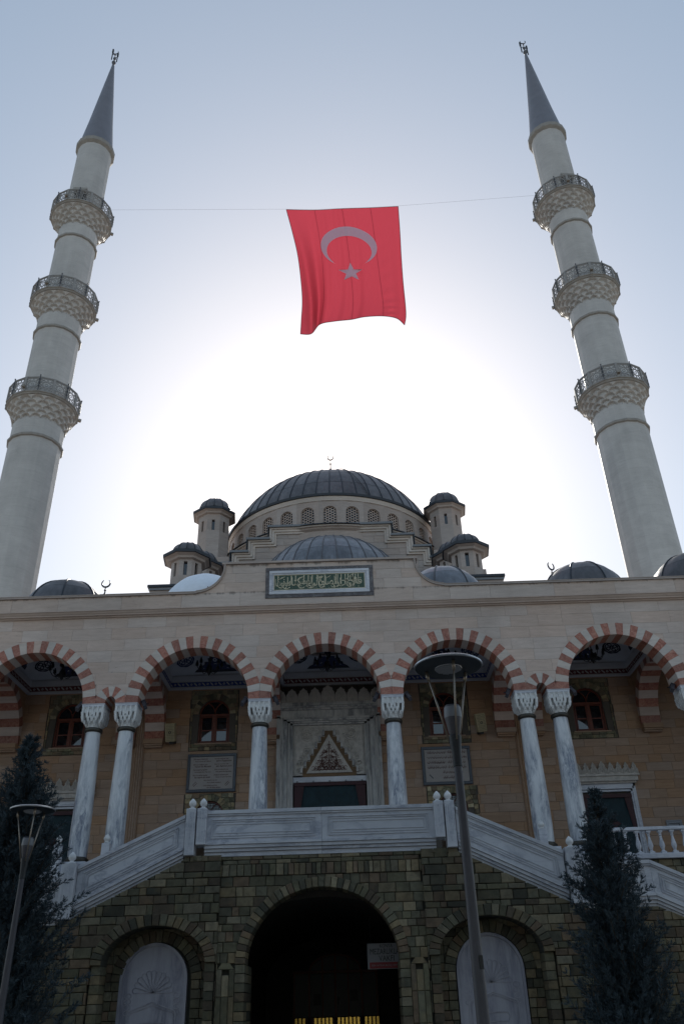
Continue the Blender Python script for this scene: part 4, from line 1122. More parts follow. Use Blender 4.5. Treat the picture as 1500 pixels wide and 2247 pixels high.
# lightning cable hanging over the front of the dome
hp('cable', MB().tube([((RS + .06) * cos(t) * sin(.10 + .25 * (1 - (t - T0))), -(RS + .06) * cos(t) * cos(.10 + .25 * (1 - (t - T0))), ZC + (RS + .06) * sin(t)) for t in np.linspace(T0, pi / 2 - .05, 18)] + [], .022, 5), 'black')
# half dome in front of the gable
SR, SZ = 4.42, 19.35
hd = bpy.data.objects.new('half_dome', None); COL.objects.link(hd); hd.parent = hall; hd.location = (0, YG - 22 + .1, SZ)
nseg = 17
hts = [0.05, .30, .56, .80, 1.05, 1.30, pi / 2]
for r in range(len(hts) - 1):
    mb = MB(); n = 3; K = 3
    for q in range(K + 1):
        t = hts[r] + .002 + (hts[r + 1] - hts[r] - .004) * q / K
        for i in range(n + 1):
            a = pi + (pi / nseg) * (i / n * .97 + .015); mb.v.append((SR * cos(t) * cos(a), SR * cos(t) * sin(a), SR * sin(t)))
    mb.f = [(q * (n + 1) + i, q * (n + 1) + i + 1, (q + 1) * (n + 1) + i + 1, (q + 1) * (n + 1) + i) for q in range(K) for i in range(n)]
    me = mb.mesh('zinc_panel', 'all')
    for k in range(nseg): obj('zinc_panel', me, 'lead_b', hd, loc=(0, 0, 0), rot=(0, 0, pi * k / nseg))
sm = MB().tube([(-(SR + .01) * cos(t), 0, (SR + .01) * sin(t)) for t in np.linspace(0.05, pi / 2, 16)], .035, 5).mesh('seam', 'all')
for k in range(nseg + 1): obj('seam', sm, 'lead', hd, loc=(0, 0, 0), rot=(0, 0, pi * k / nseg))
obj('shell', MB().lathe([((SR - .02) * cos(t), (SR - .02) * sin(t)) for t in np.linspace(0, pi / 2 - .001, 12)], 32, a0=pi, a1=2 * pi), 'lead_d', hd, 'all', loc=(0, 0, 0))
obj('half_drum', MB().lathe([(SR, -3), (SR, .05), (SR + .12, .06), (SR + .12, -.15)], 32, a0=pi, a1=2 * pi), 'trav_hall', hd, loc=(0, 0, 0))
# turrets
def turret(x, y, z0, zt, r, ov, hdome, name='turret', slitz=.9, ph=0.0, n=8):
    """octagonal turret; z0 foot, zt top of the wall under the eave, r apothem-ish radius"""
    t = bpy.data.objects.new(name, None); COL.objects.link(t); t.parent = hall; t.location = (x, y - 22, 0); t.rotation_euler = (0, 0, ph)
    ap = r * cos(pi / n); fw_ = 2 * r * sin(pi / n)
    sw, sh = .085, .36; sz1 = zt - slitz + sh; sz0 = zt - slitz - sh
    f = MB()
    for (a, b, c, d) in ((-fw_ / 2, fw_ / 2, z0, sz0), (-fw_ / 2, fw_ / 2, sz1, zt), (-fw_ / 2, -sw, sz0, sz1), (sw, fw_ / 2, sz0, sz1)): f.box(a, b, -ap, -ap + .16, c, d)
    me = f.mesh('turret_face'); dk = MB().box(-sw, sw, -ap + .14, -ap + .15, sz0, sz1).mesh('slit_window')
    rg2 = random.Random(int(x * 10))
    for k in range(n):
        obj('turret_face', me, 'trav_hall', t, loc=(0, 0, 0), rot=(0, 0, 2 * pi * k / n))
        obj('slit_window', dk, 'glass', t, loc=(0, 0, 0), rot=(0, 0, 2 * pi * k / n))
    q = lambda pr_: MB().lathe(pr_, n, a0=-pi / 2 - pi / n, a1=1.5 * pi - pi / n)
    obj('eave_soffit', q([(r - .02, zt - .16), (r + ov * .35, zt - .12), (r + ov * .45, zt - .02), (r + ov * .85, zt + .06)]), 'trav_hall', t, loc=(0, 0, 0))
    obj('eave', q([(r + ov * .80, zt + .055), (r + ov, zt + .06), (r + ov * 1.02, zt + .20), (r * 1.02, zt + .42), (r * .6, zt + .45)]), 'lead_d', t, loc=(0, 0, 0))
    R = r * 1.02; zz = zt + .40
    pan = MB(); m_ = 2
    L = 6
    for j in range(L + 1):
        tt = pi / 2 * j / L
        for i in range(m_ + 1): a = 2 * pi / 12 * (i / m_ * .96 + .02); pan.v.append((R * cos(tt) * cos(a) , R * cos(tt) * sin(a), zz + hdome * sin(tt)))
    pan.f = [(j * (m_ + 1) + i, j * (m_ + 1) + i + 1, (j + 1) * (m_ + 1) + i + 1, (j + 1) * (m_ + 1) + i) for j in range(L) for i in range(m_)]
    pm = pan.mesh('cap_panel', 'all')
    sm_ = MB().tube([((R + .005) * cos(tt), 0, zz + (hdome + .005) * sin(tt)) for tt in np.linspace(0, pi / 2, 9)], .022, 5).mesh('cap_seam', 'all')
    for k in range(12):
        obj('cap_panel', pm, 'lead', t, loc=(0, 0, 0), rot=(0, 0, 2 * pi * k / 12)); obj('cap_seam', sm_, 'lead_d', t, loc=(0, 0, 0), rot=(0, 0, 2 * pi * k / 12))
    return t
turret(-7.09, 18, 16.6, 27.45, .98, .38, .95, ph=.12); turret(6.93, 18, 16.6, 27.35, .98, .38, .95, ph=-.10)
turret(-6.80, 9.9, 15.2, 20.18, .76, .44, .62, 'low_turret', .62, .1); turret(6.55, 9.9, 15.2, 20.16, .76, .44, .62, 'low_turret', .62, -.1)
turret(-6.72, 13.2, 15.2, 21.45, .78, .44, .66, 'low_turret', .62, .1); turret(6.42, 13.2, 15.2, 21.55, .78, .44, .66, 'low_turret', .62, -.1)
for s, xc in ((-1, -6.80), (1, 6.55)):
    obj('turret_base', MB().box(xc - 1.35, xc + 1.35, 8.7, 14.6, 16.6, 18.3), 'trav_hall', hall)
    obj('turret_base_capping', MB().box(xc - 1.45, xc + 1.45, 8.55, 14.7, 18.3, 18.42), 'lead_d', hall)
    obj('turret_base_trim', MB().box(xc - 1.40, xc + 1.40, 8.62, 14.65, 18.18, 18.3), 'steel', hall)
for s in (-1, 1): obj('side_pier', MB().box(*sorted((s * 5.9, s * 8.0)), 16.8, 19.2, 16.6, 24.2), 'trav_hall', hall)

# ================================================================ MINARETS
def niche_corbel(r0c, r1c, h, rows=5, N=16):
    nu, nv = N * 14, rows * 10 + 2
    mb = MB()
    for j in range(nv + 1):
        v = j / nv; zz = v * h
        base = r0c + (r1c - r0c) * (0.25 * v + 0.75 * v ** 1.7)
        for i in range(nu):
            a = 2 * pi * i / nu; rr = v * rows; k = min(rows - 1, int(rr)); fv = rr - k
            fu = (a * N / (2 * pi) + .5 * (k % 2)) % 1.0 - .5
            dep = 0
            if v < 1:
                lim = 0.96 * sqrt(max(0, 1 - (2 * fu / .92) ** 2)) if abs(fu) < .46 else 0
                if fv < lim:
                    e = min(1, (lim - fv) * 9)
                    dep = .17 * e * (0.25 + .75 * fv) - .05 * max(0, 1 - abs(fu) * 14) * e - .02 * max(0, 1 - abs(abs(fu) - .2 * fv) * 14) * e
                else: dep = -0.03
            r_ = base - dep
            mb.v.append((r_ * cos(a), r_ * sin(a), zz))
    mb.f = [(j * nu + i, j * nu + (i + 1) % nu, (j + 1) * nu + (i + 1) % nu, (j + 1) * nu + i) for j in range(nv) for i in range(nu)]
    return mb
corb_me = [niche_corbel(q, 1.98, 1.35).mesh('corbel') for q in (1.52, 1.42, 1.36)]
NRAIL = 16
RR = 2.09
pw = 2 * RR * math.tan(pi / NRAIL)
def lattice_panel(h=0.98):
    mb = MB(); w = pw / 2 - .05; cz = h / 2
    mb.box(-w, w, -.02, .02, 0, .06); mb.box(-w, w, -.02, .02, h - .06, h)
    t = .028
    for k in range(10):      # ten-pointed star
        a = 2 * pi * k / 10 + .15; b = a + 3 * 2 * pi / 10
        P = lambda an, r_: (r_ * cos(an) * .98, cz + r_ * sin(an))
        mb.ribbon([P(a, w * .95), P(b, w * .95)], t, -.015, .015)
        e = P(a, w * .95); o = (max(-w, min(w, e[0] * 1.5)), max(.03, min(h - .03, cz + (e[1] - cz) * 1.5))); mb.ribbon([e, o], t, -.015, .015)
        o2 = P(a + pi / 10, w * 1.35); o2 = (max(-w, min(w, o2[0])), max(.03, min(h - .03, o2[1]))); mb.ribbon([P(a, w * .95), o2], t, -.015, .015)
    mb.ribbon(arc(0, cz, .09, .09, 0, 2 * pi, 8)[:-1], t, -.015, .015, True)
    for s in (-1, 1):
        for zc in (.2, h - .2): mb.ribbon([(s * w, zc - .12), (s * (w - .16), zc), (s * w, zc + .12)], t, -.015, .015)
    return mb.mesh('lattice_panel')
latp = lattice_panel()
railtop = MB().box(-pw / 2 - .01, pw / 2 + .01, -.05, .05, .98, 1.05).mesh('handrail')
railpost = MB().box(-.075, .075, -.045, .045, -.06, 1.0).mesh('rail_post')
lampm = MB()
for k in range(3): lampm.ribbon(arc(0, .30 + .26 * k, .045, .08, 0, 2 * pi, 10)[:-1], .022, -.10, -.06, True)
lampm.tube([(0, -.07, 0), (0, -.07, 1.12)], .025, 5).sphere((0, -.07, 1.14), .05, 6, 4)
lampm = lampm.mesh('bulb_string')
hornm = MB()
hornm.box(-.09, .09, -.24, -.06, -.1, .06); hornm = hornm.mesh('floodlight_box')
def minaret(x, label, lv, ph):
    t = thing('minaret', label, 'minaret', (x, 15, 0))
    def mp(n, mb, mat, **k): return obj(n, mb, mat, t, loc=k.pop('loc', (0, 0, 0)), **k)
    P16 = lambda pr_: MB().lathe(pr_, 16, a0=pi / 16 + ph, a1=2 * pi + pi / 16 + ph)
    R = 1.50
    bz = lv['b']      # rail floor heights, bottom to top
    segs = [(0.0, bz[0] - 1.5), (bz[0], bz[1] - 1.5), (bz[1], bz[2] - 1.5), (bz[2], lv['ring'])]
    rad = [1.52, 1.42, 1.36, 1.26]
    for i, (a, b) in enumerate(segs):
        mp('shaft', P16([(rad[i], a), (rad[i], b)]), 'white')
        if i < 3:
            mp('ring_moulding', P16([(rad[i] - .03, b - 1.36), (rad[i] + .10, b - 1.30), (rad[i] + .12, b - 1.18), (rad[i] + .04, b - 1.10), (rad[i] - .02, b - 1.08)]), 'ring')
    for i, z in enumerate(bz):
        B = bpy.data.objects.new('balcony', None); COL.objects.link(B); B.parent = t; B.location = (0, 0, z); B.rotation_euler = (0, 0, ph)
        obj('corbel', corb_me[i], 'white', B, loc=(0, 0, -1.50))
        slab = MB().lathe([(1.2, -.15), (1.98, -.15), (2.02, -.13), (2.08, -.10), (2.10, -.03), (2.16, 0.0), (2.16, .05), (1.2, .05)], 16, a0=pi / 16, a1=2 * pi + pi / 16)
        obj('balcony_slab', slab, 'ring', B, loc=(0, 0, 0))
        for k in range(NRAIL):
            a = 2 * pi * k / NRAIL + pi / 2
            c_ = (RR * sin(a), -RR * cos(a), .05)
            obj('lattice_panel', latp, 'rail', B, loc=c_, rot=(0, 0, a))
            obj('handrail', railtop, 'rail', B, loc=c_, rot=(0, 0, a))
            a2 = a + pi / NRAIL; Rc = RR / cos(pi / NRAIL)
            obj('rail_post', railpost, 'rail', B, loc=(Rc * sin(a2), -Rc * cos(a2), .05), rot=(0, 0, a2))
            if k % 2 == 0: obj('bulb_string', lampm, 'rail_lamp', B, loc=(Rc * sin(a2), -Rc * cos(a2), .02), rot=(0, 0, a2))
            if k % 5 == 1: obj('floodlight_box', hornm, 'rod', B, loc=(Rc * sin(a2), -Rc * cos(a2), .3), rot=(0, 0, a2))
        dr = MB().box(-.42, .42, -rad[i + 1] - .01, -rad[i + 1] + .2, .05, 1.75)
        if i == 2: obj('door', dr, 'iron', B, loc=(0, 0, 0), rot=(0, 0, .1 - ph))
        if i == 2: obj('door_hood', MB().box(-.50, .50, -rad[i + 1] - .35, -rad[i + 1] + .1, 1.75, 1.95), 'ring', B, loc=(0, 0, 0), rot=(0, 0, .1 - ph))
    zr = lv['ring']
    mp('spire_ring', P16([(1.25, zr - .1), (1.40, zr + .05), (1.46, zr + .12), (1.47, zr + .45), (1.38, zr + .55), (1.25, zr + .6)]), 'ring')
    sp = MB().lathe([(1.29, zr + .55), (.94, zr + (lv['tip'] - zr) * .30), (.56, zr + (lv['tip'] - zr) * .62), (.10, lv['tip'])], 32)
    mp('spire', sp, 'spire', smooth=60)
    ft = MB().lathe([(.10, 0), (.14, .05), (.08, .12), (.2, .3), (.24, .42), (.18, .55), (.07, .62), (.06, .8), (.15, .95), (.17, 1.05), (.1, 1.15), (.05, 1.25), (.04, 1.45), (.10, 1.52), (.04, 1.6), (.03, 1.75)], 12)
    ft.v = [(x * .75, y * .75, z) for x, y, z in ft.v]
    pts = [(.24 * sin(a), 1.98 - .24 * cos(a)) for a in np.linspace(-2.3, 2.3, 16)]
    ft.ribbon(pts, [.02 + .05 * cos(a / 2.3 * pi / 2) for a in np.linspace(-2.3, 2.3, 16)], -.03, .03)
    mp('finial', ft, 'rail_lamp', loc=(0, 0, lv['tip'] - .05), smooth=50)
    an = MB()
    for dx, h0, h1 in ((-.26, .6, 2.1), (.22, .2, 1.5)):
        an.tube([(dx, 0, h0), (dx, 0, h1)], .05, 6); an.tube([(0, 0, (h0 + h1) / 2), (dx, 0, (h0 + h1) / 2)], .03, 5); an.box(dx - .06, dx + .06, -.06, .06, h1 - .5, h1)
    mp('antenna', an, 'iron', loc=(0, 0, lv['tip'] + lv.get('ant', 0)))
    return t
minaret(-17.62, 'left white minaret with three lattice balconies and an antenna on its grey spire', dict(b=[33.75, 42.45, 51.15], ring=59.0, tip=71.3, ant=.3), 0.0)
minaret(17.58, 'right white minaret with three lattice balconies, leaning inward above the right arches', dict(b=[33.35, 42.05, 51.0], ring=58.9, tip=70.9, ant=-.2), 0.1)
# ================================================================ STAIRCASE BLOCK
st = thing('entrance_staircase', 'double staircase of green sandstone with white marble parapets and a dark arched passage', 'staircase', (0, -6, 0))
YS = -6.0
XL = 15.2
def mbot(x):       # underside of the marble parapet
    a = abs(x)
    if a < 2.95: return 4.53
    if a < 5.30: return 4.45 - (a - 2.95) * .470
    if a < 7.0: return 3.26
    return 3.26 - (a - 7.0) * .455
def mtop(x):
    a = abs(x)
    if a < 2.95: return 5.48
    if a < 5.30: return 5.42 - (a - 2.95) * .440
    if a < 7.0: return 4.19
    return 4.19 - (a - 7.0) * .455
# openings
A_R, A_Z, A_RISE, A_T = 1.58, 2.47, 1.40, 0.20
NX, N_R, N_Z, N_RISE, N_T = 3.45, 1.06, 2.52, .70, 0.215
mainarch = arch_top(0, A_R, A_Z, A_RISE); niches = [arch_top(s * NX, N_R, N_Z, N_RISE) for s in (-1, 1)]
core = MB()
for p in cell(-XL, XL, 0, 4.6, maxf(arch_top(0, A_R + .05, A_Z, A_RISE + .05), *[arch_top(s * NX, N_R + .05, N_Z, N_RISE + .05) for s in (-1, 1)]), lambda x: mbot(x) + .05, .04): core.prism(p, YS + .12, YS + .75)
obj('wall_core', core, 'joint_g', st)
# stairs and infill behind the front wall
inf = MB()
for p in cell(-XL, XL, 0, 4.5, arch_top(0, 2.3, 2.4, 1.35), lambda x: mbot(x) - .05, .06): inf.prism(p, YS + .75, -.62)
obj('infill', inf, 'tunnel', st)
for s in (-1, 1):
    for i in range(7): obj('step', MB().box(*sorted((s * (2.95 + .33 * i), s * (5.4))), YS + .2, YS + 2.6, 4.50 - .16 * (i + 1) - .16, 4.50 - .16 * i - .16 + .0), 'steps', st)
obj('landing_floor', MB().box(-2.95, 2.95, YS + .2, -.6, 4.40, 4.52), 'steps', st)
for s in (-1, 1): obj('landing_floor', MB().box(*sorted((s * 5.3, s * 7.0)), YS + .2, -.6, 3.1, 3.24), 'steps', st)
# podium wall under the porch, behind
pod = MB().box(-16.7, -2.35, -.58, -.2, 0, 4.94).box(2.35, 16.7, -.58, -.2, 0, 4.94).box(-2.35, 2.35, -.58, -.2, 3.85, 4.94)
for p in []: pass
# main wall stone courses: outer wings proud, centre set back
rg = random.Random(8); P1 = []; P2 = []
frz0, frz1 = 4.12, 4.36
outer = maxf(arch_top(0, A_R + A_T, A_Z, A_RISE + A_T)); outn = maxf(*[arch_top(s * NX, N_R + N_T, N_Z, N_RISE + N_T) for s in (-1, 1)])
for z0, z1 in rows_of(0, frz0, .165, 4, .28): P1 += courses(-2.17, 2.17, [(z0, z1)], .15, .42, .012, maxf(outer, lambda x: 99 if (1.78 < abs(x) < 2.13 and z0 < 2.38) else -99), None, rg.randint(0, 9999), .02)
P1f = courses(-2.17, 2.17, [(frz0, frz1)], .09, .17, .014, None, None, 5, .05)
P1 += courses(-2.17, 2.17, [(frz1, 4.45), (4.45, 4.54)], .2, .45, .012, None, None, 6, .05)
for s in (-1, 1):
    a, b = sorted((s * 2.15, s * XL))
    for z0, z1 in rows_of(0, 4.56, .170, 40 + s, .32):
        P2 += courses(a, b, [(z0, z1)], .13, .48, .012, outn, lambda x: mbot(x) + .03, rg.randint(0, 9999), .02)
P2 += [p for s in (-1, 1) for p in courses(*sorted((s * 2.17, s * 2.75)), [(4.45, 4.54)], .2, .5, .012, None, None, 9, .05)]
hide = lambda cx, cz: cz < 1.15 or cx < -5.6
pieces(P1, 'stone', 'sand_l', st, YS + .07, YS + .14, 150, (-9, 9), 1.1, .012, .05, .006, hide)
pieces(P2, 'wing_stone', 'sand', st, YS - .02, YS + .14, 290, (-6, 8.4), 1.1, .014, .06, .010, hide)
for p in P1f: obj('soldier_stone', block_mb(p, YS + .045, YS + .14, None, .012, .05, .008), 'sand_l', st)
# pilaster strips either side of the arch
for s in (-1, 1):
    for a, b, y in ((1.785, 1.885, .0), (1.891, 2.034, .010), (2.04, 2.145, .0)):
        z = 0.0
        for zz in (1.35, 1.9, 2.38 - (0 if y == 0 else .10)):
            obj('pilaster_stone', MB().bbox(*sorted((s * a, s * b)), YS + y, YS + .14, z + .006, zz, .012), 'sand_l', st); z = zz
    obj('pilaster_head', MB().prism([(s * 1.80, 2.39), (s * 2.13, 2.39), (s * 2.04, 2.50), (s * 1.89, 2.50)] if s > 0 else [(-2.13, 2.39), (-1.80, 2.39), (-1.89, 2.50), (-2.04, 2.50)], YS + .02, YS + .14), 'sand_l', st)
# voussoirs
for p in ring_blocks(0, A_Z, A_R, A_RISE, A_T, 39, gap=.014, sub=2): obj('voussoir', block_mb(p, YS + .03, YS + .60, None, .010, .03, .008), 'sand_l', st)
for s in (-1, 1):
    for p in ring_blocks(s * NX, N_Z, N_R, N_RISE, N_T, 23, gap=.016, sub=2): obj('voussoir', block_mb(p, YS - .045, YS + .42, None, .012, .03, .01), 'sand', st)
    # jambs of the arch: reveal blocks
for s in (-1, 1):
    for i, (z0, z1) in enumerate(rows_of(0, A_Z, .17, 1)):
        l = .17 if i % 2 else .10
        b = MB().box(*sorted((s * A_R, s * (A_R + .195))), YS + .04, YS + .55, z0 + .008, z1 - .008)
        obj('jamb_stone', b, 'sand_l', st)
        obj('inner_jamb_stone', MB().box(*sorted((s * (A_R - .0), s * (A_R + .195))), YS + .565, YS + 1.35, z0 + .008, z1 - .008), 'sand_l', st)
# niche interiors: second arch ring, side walls, back stones, marble slab
for s in (-1, 1):
    cx = s * NX
    obj('niche_soffit', MB().add(sum([[(x, YS - .0, z), (x, YS + .62, z)] for x, z in arc(cx, N_Z, N_R + .0, N_RISE, 0, pi, 24)], []), [(2 * i, 2 * i + 1, 2 * i + 3, 2 * i + 2) for i in range(24)]), 'joint_g', st)
    r1, r2 = .72, .94
    for k, p in enumerate(ring_blocks(cx, 2.24, r1, r1 * .98, .22, 19, gap=.012, sub=2)): obj('inner_voussoir', block_mb(p, YS + .46, YS + .66, None, .008, .03, .006), 'sand', st)
    for z0, z1 in rows_of(0, 2.24, .17, 6):
        for q in (-1, 1):
            x0, x1 = sorted((cx + q * r1, cx + q * N_R)); xm = x0 + (x1 - x0) * rg.uniform(.35, .65)
            for a, b in ((x0, xm), (xm, x1)): obj('niche_stone', MB().bbox(a + .006, b - .006, YS + .47, YS + .66, z0 + .007, z1 - .007, .008), 'sand', st)
    for z0, z1 in rows_of(2.24, 3.2, .17, 6):
        for p in courses(cx - N_R, cx + N_R, [(z0, z1)], .2, .4, .012, arch_top(cx, r2, 2.24, .93), arch_top(cx, N_R, N_Z, N_RISE, 2.5), 4, .03): obj('niche_stone', block_mb(p, YS + .48, YS + .66), 'sand', st)
    # niche side reveals
    for z0, z1 in rows_of(0, N_Z, .17, 2):
        for q in (-1, 1): obj('reveal_stone', MB().box(*sorted((cx + q * N_R, cx + q * (N_R + .19))), YS + .03, YS + .60, z0 + .007, z1 - .007), 'sand', st)
    obj('niche_back', MB().box(cx - N_R, cx + N_R, YS + .60, YS + .64, 0, 3.25), 'joint_g', st)
    # marble fountain slab with carved shell and arch
    sl = bpy.data.objects.new('marble_slab', None); COL.objects.link(sl); sl.parent = st; sl.location = (cx + (.0 if s > 0 else -.06), .50, 0)
    out = [(-.70, 0)] + [(-.70, 2.24)] + arc(0, 2.24, .70, .70, pi, 0, 24)[1:-1] + [(.70, 2.24), (.70, 0)]
    obj('slab', MB().prism(out[::-1], 0, .10), 'marble_slab', sl, loc=(0, 0, 0))
    rim = MB().ribbon([(x * .955, z if z < 2.24 else 2.24 + (z - 2.24) * .955) for x, z in out], .06, -.035, .01)
    obj('rim', rim, 'marble_slab', sl, loc=(0, 0, 0))
    rl = MB(); z0 = 2.02
    for k in range(11):      # scallop shell
        a = pi * (k + .5) / 11; a1, a2 = a - pi / 24, a + pi / 24; R_ = .40
        lobe = [(0, z0), (R_ * .88 * cos(a1), z0 + R_ * .88 * sin(a1))] + [(R_ * .9 * cos(a) + .055 * cos(a + t), z0 + R_ * .9 * sin(a) + .055 * sin(a + t)) for t in (-1.2, -.5, 0, .5, 1.2)] + [(R_ * .88 * cos(a2), z0 + R_ * .88 * sin(a2))]
        rl.ribbon(lobe, .012, -.012, 0, True)
    for q in (-1, 1):
        for k in range(4): rl.ribbon(arc(q * .50, 1.98 - .10 * k, .07, .045, 0, 2 * pi, 10)[:-1], .012, -.010, 0, True)
    rl.ribbon([(-.50, 0), (-.50, 1.62)] + arc(-.42, 1.64, .08, .08, pi, pi / 2, 4) + [(0, 1.86)] + arc(.42, 1.64, .08, .08, pi / 2, 0, 4) + [(.50, 1.62), (.50, 0)], .02, -.014, 0)
    rl.ribbon([(-.46, 0), (-.46, 1.60)] + arc(-.40, 1.62, .06, .06, pi, pi / 2, 4) + [(0, 1.81)] + arc(.40, 1.62, .06, .06, pi / 2, 0, 4) + [(.46, 1.60), (.46, 0)], .012, -.014, 0)
    rl.ribbon([(-.30, 1.42), (-.26, 1.38), (-.26, 1.46)][:1] + [(-.30, 1.42), (-.26, 1.50), (.26, 1.50), (.30, 1.42), (.26, 1.34), (-.26, 1.34)], .014, -.012, 0, True)
    if s < 0:
        xx = -.22
        rr = random.Random(3)
        while xx < .2:
            l = .05; rl.ribbon([(xx + l * q / 5, 1.41 + .022 * sin(q * 1.3)) for q in range(6)], .010, -.010, 0); rl.ribbon([(xx + .03, 1.41), (xx + .04, 1.45 + rr.uniform(0, .02))], .010, -.010, 0); xx += l
    for k in range(6): a = pi * k / 5; rl.ribbon([(0, .95), (.09 * cos(a), .95 + .09 * sin(a))], .012, -.01, 0)
    obj('carving', rl, 'marble_slab', sl, loc=(0, 0, 0))
# ---- marble parapet
def quad_strip(xa, xb, f0, f1, y0, y1, mb):
    mb.prism([(xa, f0(xa)), (xb, f0(xb)), (xb, f1(xb)), (xa, f1(xa))], y0, y1); return mb
def seg(xa, xb, frame=True, nm='parapet_panel'):
    xa, xb = min(xa, xb), max(xa, xb); e = 1e-4
    ca = lambda x: min(max(x, xa + e), xb - e)
    B = lambda x: mbot(ca(x)); T = lambda x: mtop(ca(x)); H = lambda f: (lambda x: B(x) + (T(x) - B(x)) * f)
    mb = MB(); quad_strip(xa, xb, H(.30), T, YS + .02, YS + .16, mb); obj(nm, mb, 'marble_par', st)
    for k, (f0, f1, y) in enumerate([(-.0, .10, .06), (.10, .17, .02), (.17, .245, -.02), (.245, .305, -.05)]):
        obj('plinth_course', quad_strip(xa, xb, H(f0), H(f1 - .006), YS + y, YS + .2, MB()), 'marble_par', st)
    obj('handrail', quad_strip(xa, xb, lambda x: T(x) - .075, lambda x: T(x) + .0, YS - .035, YS + .22, MB()), 'marble_par', st)
    obj('handrail_roll', quad_strip(xa, xb, lambda x: T(x) - .115, lambda x: T(x) - .078, YS - .01, YS + .2, MB()), 'marble_par', st)
    if frame:
        for d, w_, y in ((.14, .018, -.012), (.185, .012, .004), (.24, .012, .010)):
            p0, p1 = xa + d, xb - d; L_, Hh = (lambda x: H(.30)(x) + (d - .05)), (lambda x: T(x) - .115 - (d - .06))
            mb = MB().ribbon([(p0, L_(p0)), (p1, L_(p1)), (p1, Hh(p1)), (p0, Hh(p0))], w_, YS + .02 - .022 + (y + .012) * .3, YS + .03, True)
            obj('panel_moulding', mb, 'marble_par', st)
seg(-2.53, 0.02); seg(0.025, 2.50)
seg(-5.22, -2.98); seg(2.98, 5.20)
seg(5.57, 7.0, True); seg(7.005, 11.0, True); seg(-7.0, -5.57, True); seg(-11.0, -7.005)
def bpost(x, z0, z1, w=.10, y=0.0):
    p = bpy.data.objects.new('baluster_post', None); COL.objects.link(p); p.parent = st; p.location = (x, 0, z0)
    h = z1 - z0
    m = MB().bbox(-w, w, -.10 + y, .24 + y, 0, h, .01)
    for k in (-1, 0, 1): m.box(k * w * .52 - .008, k * w * .52 + .008, -.108 + y, -.10 + y, h * .12, h * .92)
    obj('shaft', m, 'marble_par', p, loc=(0, 0, 0))
    f = MB().lathe([(.050, 0), (.075, .015), (.075, .03), (.042, .045), (.040, .055), (.074, .09), (.084, .125), (.072, .17), (.042, .205), (.018, .23), (.001, .24)], 14)
    obj('knob', f, 'capital', p, 50, loc=(0, .05 + y, h))
for s in (-1, 1):
    bpost(s * 2.60, 4.76, 5.52, .105, -.02); bpost(s * 2.84, 4.55, 5.52, .105, -.03)
    bpost(s * 5.38, 3.38, 4.48, .15, -.03)
# porch balustrades and newels
for s in (-1, 1):
    for xx in (7.9,):
        pass
bl = MB().lathe([(.055, 0), (.07, .0), (.07, .05), (.035, .08), (.05, .12), (.078, .2), (.07, .26), (.04, .38), (.033, .45), (.05, .47), (.033, .49), (.05, .53), (.06, .58)], 8).mesh('baluster', 40)
bq = MB().box(-.07, .07, -.07, .07, 0, .05).box(-.06, .06, -.06, .06, .55, .60).mesh('baluster_block')
ba = thing('porch_balustrade', 'white marble balustrade of turned balusters on the porch edge by the right tree', 'balustrade', (11.6, -.6, 4.94))
bb = thing('porch_balustrade', 'white marble balustrade of the porch edge behind the left tree', 'balustrade', (-11.6, -.6, 4.94))
for t, xa, xb in ((ba, 7.75, 15.4), (bb, -15.4, -7.75)):
    ox = 11.6 if xa > 0 else -11.6
    obj('rail', MB().bbox(xa - ox, xb - ox, -.09, .09, .74, .83, .012), 'marble', t, loc=(0, 0, 0)); obj('base_rail', MB().bbox(xa - ox, xb - ox, -.11, .11, 0.0, .13, .012), 'marble', t, loc=(0, 0, 0))
    x = xa + .2
    while x < xb - .1:
        obj('baluster', bl, 'marble', t, loc=(x - ox, 0, .14)); obj('baluster_block', bq, 'marble', t, loc=(x - ox, 0, .135)); x += .325
po = thing('porch_podium', 'green sandstone block wall carrying the porch floor', 'wall', (0, -.4, 0))
obj('wall_core', pod, 'joint_g', po)
PP = []
for z0, z1 in rows_of(2.0, 4.93, .17, 7, .15):
    for a, b in ((-15, -5.5), (5.5, 15)): PP += courses(a, b, [(z0, z1)], .2, .42, .016, None, None, rg.randint(0, 9999), .2)
pieces(PP, 'stone', 'sand', po, -.62, -.57, 200, (6.5, 12.5), 4.0, .012, .05, .006)
for x, lb in ((-7.55, 'fluted white newel post with a knob beside the left tree'), (7.55, 'white newel post with a knob behind the right tree'), (-6.2, 'white newel post with a knob between the paired left columns'), (6.0, 'white newel knob above the right stair parapet near the paired columns')):
    p = thing('newel_post', lb, 'post', (x, -.55, 4.94), 0, 'newel posts at the porch edge')
    obj('shaft', MB().bbox(-.11, .11, -.11, .11, 0, .86, .012), 'marble', p, loc=(0, 0, 0))
    obj('knob', MB().lathe([(.055, 0), (.085, .02), (.05, .05), (.09, .10), (.10, .14), (.05, .22), (.001, .26)], 14), 'capital', p, 50, loc=(0, 0, .86))
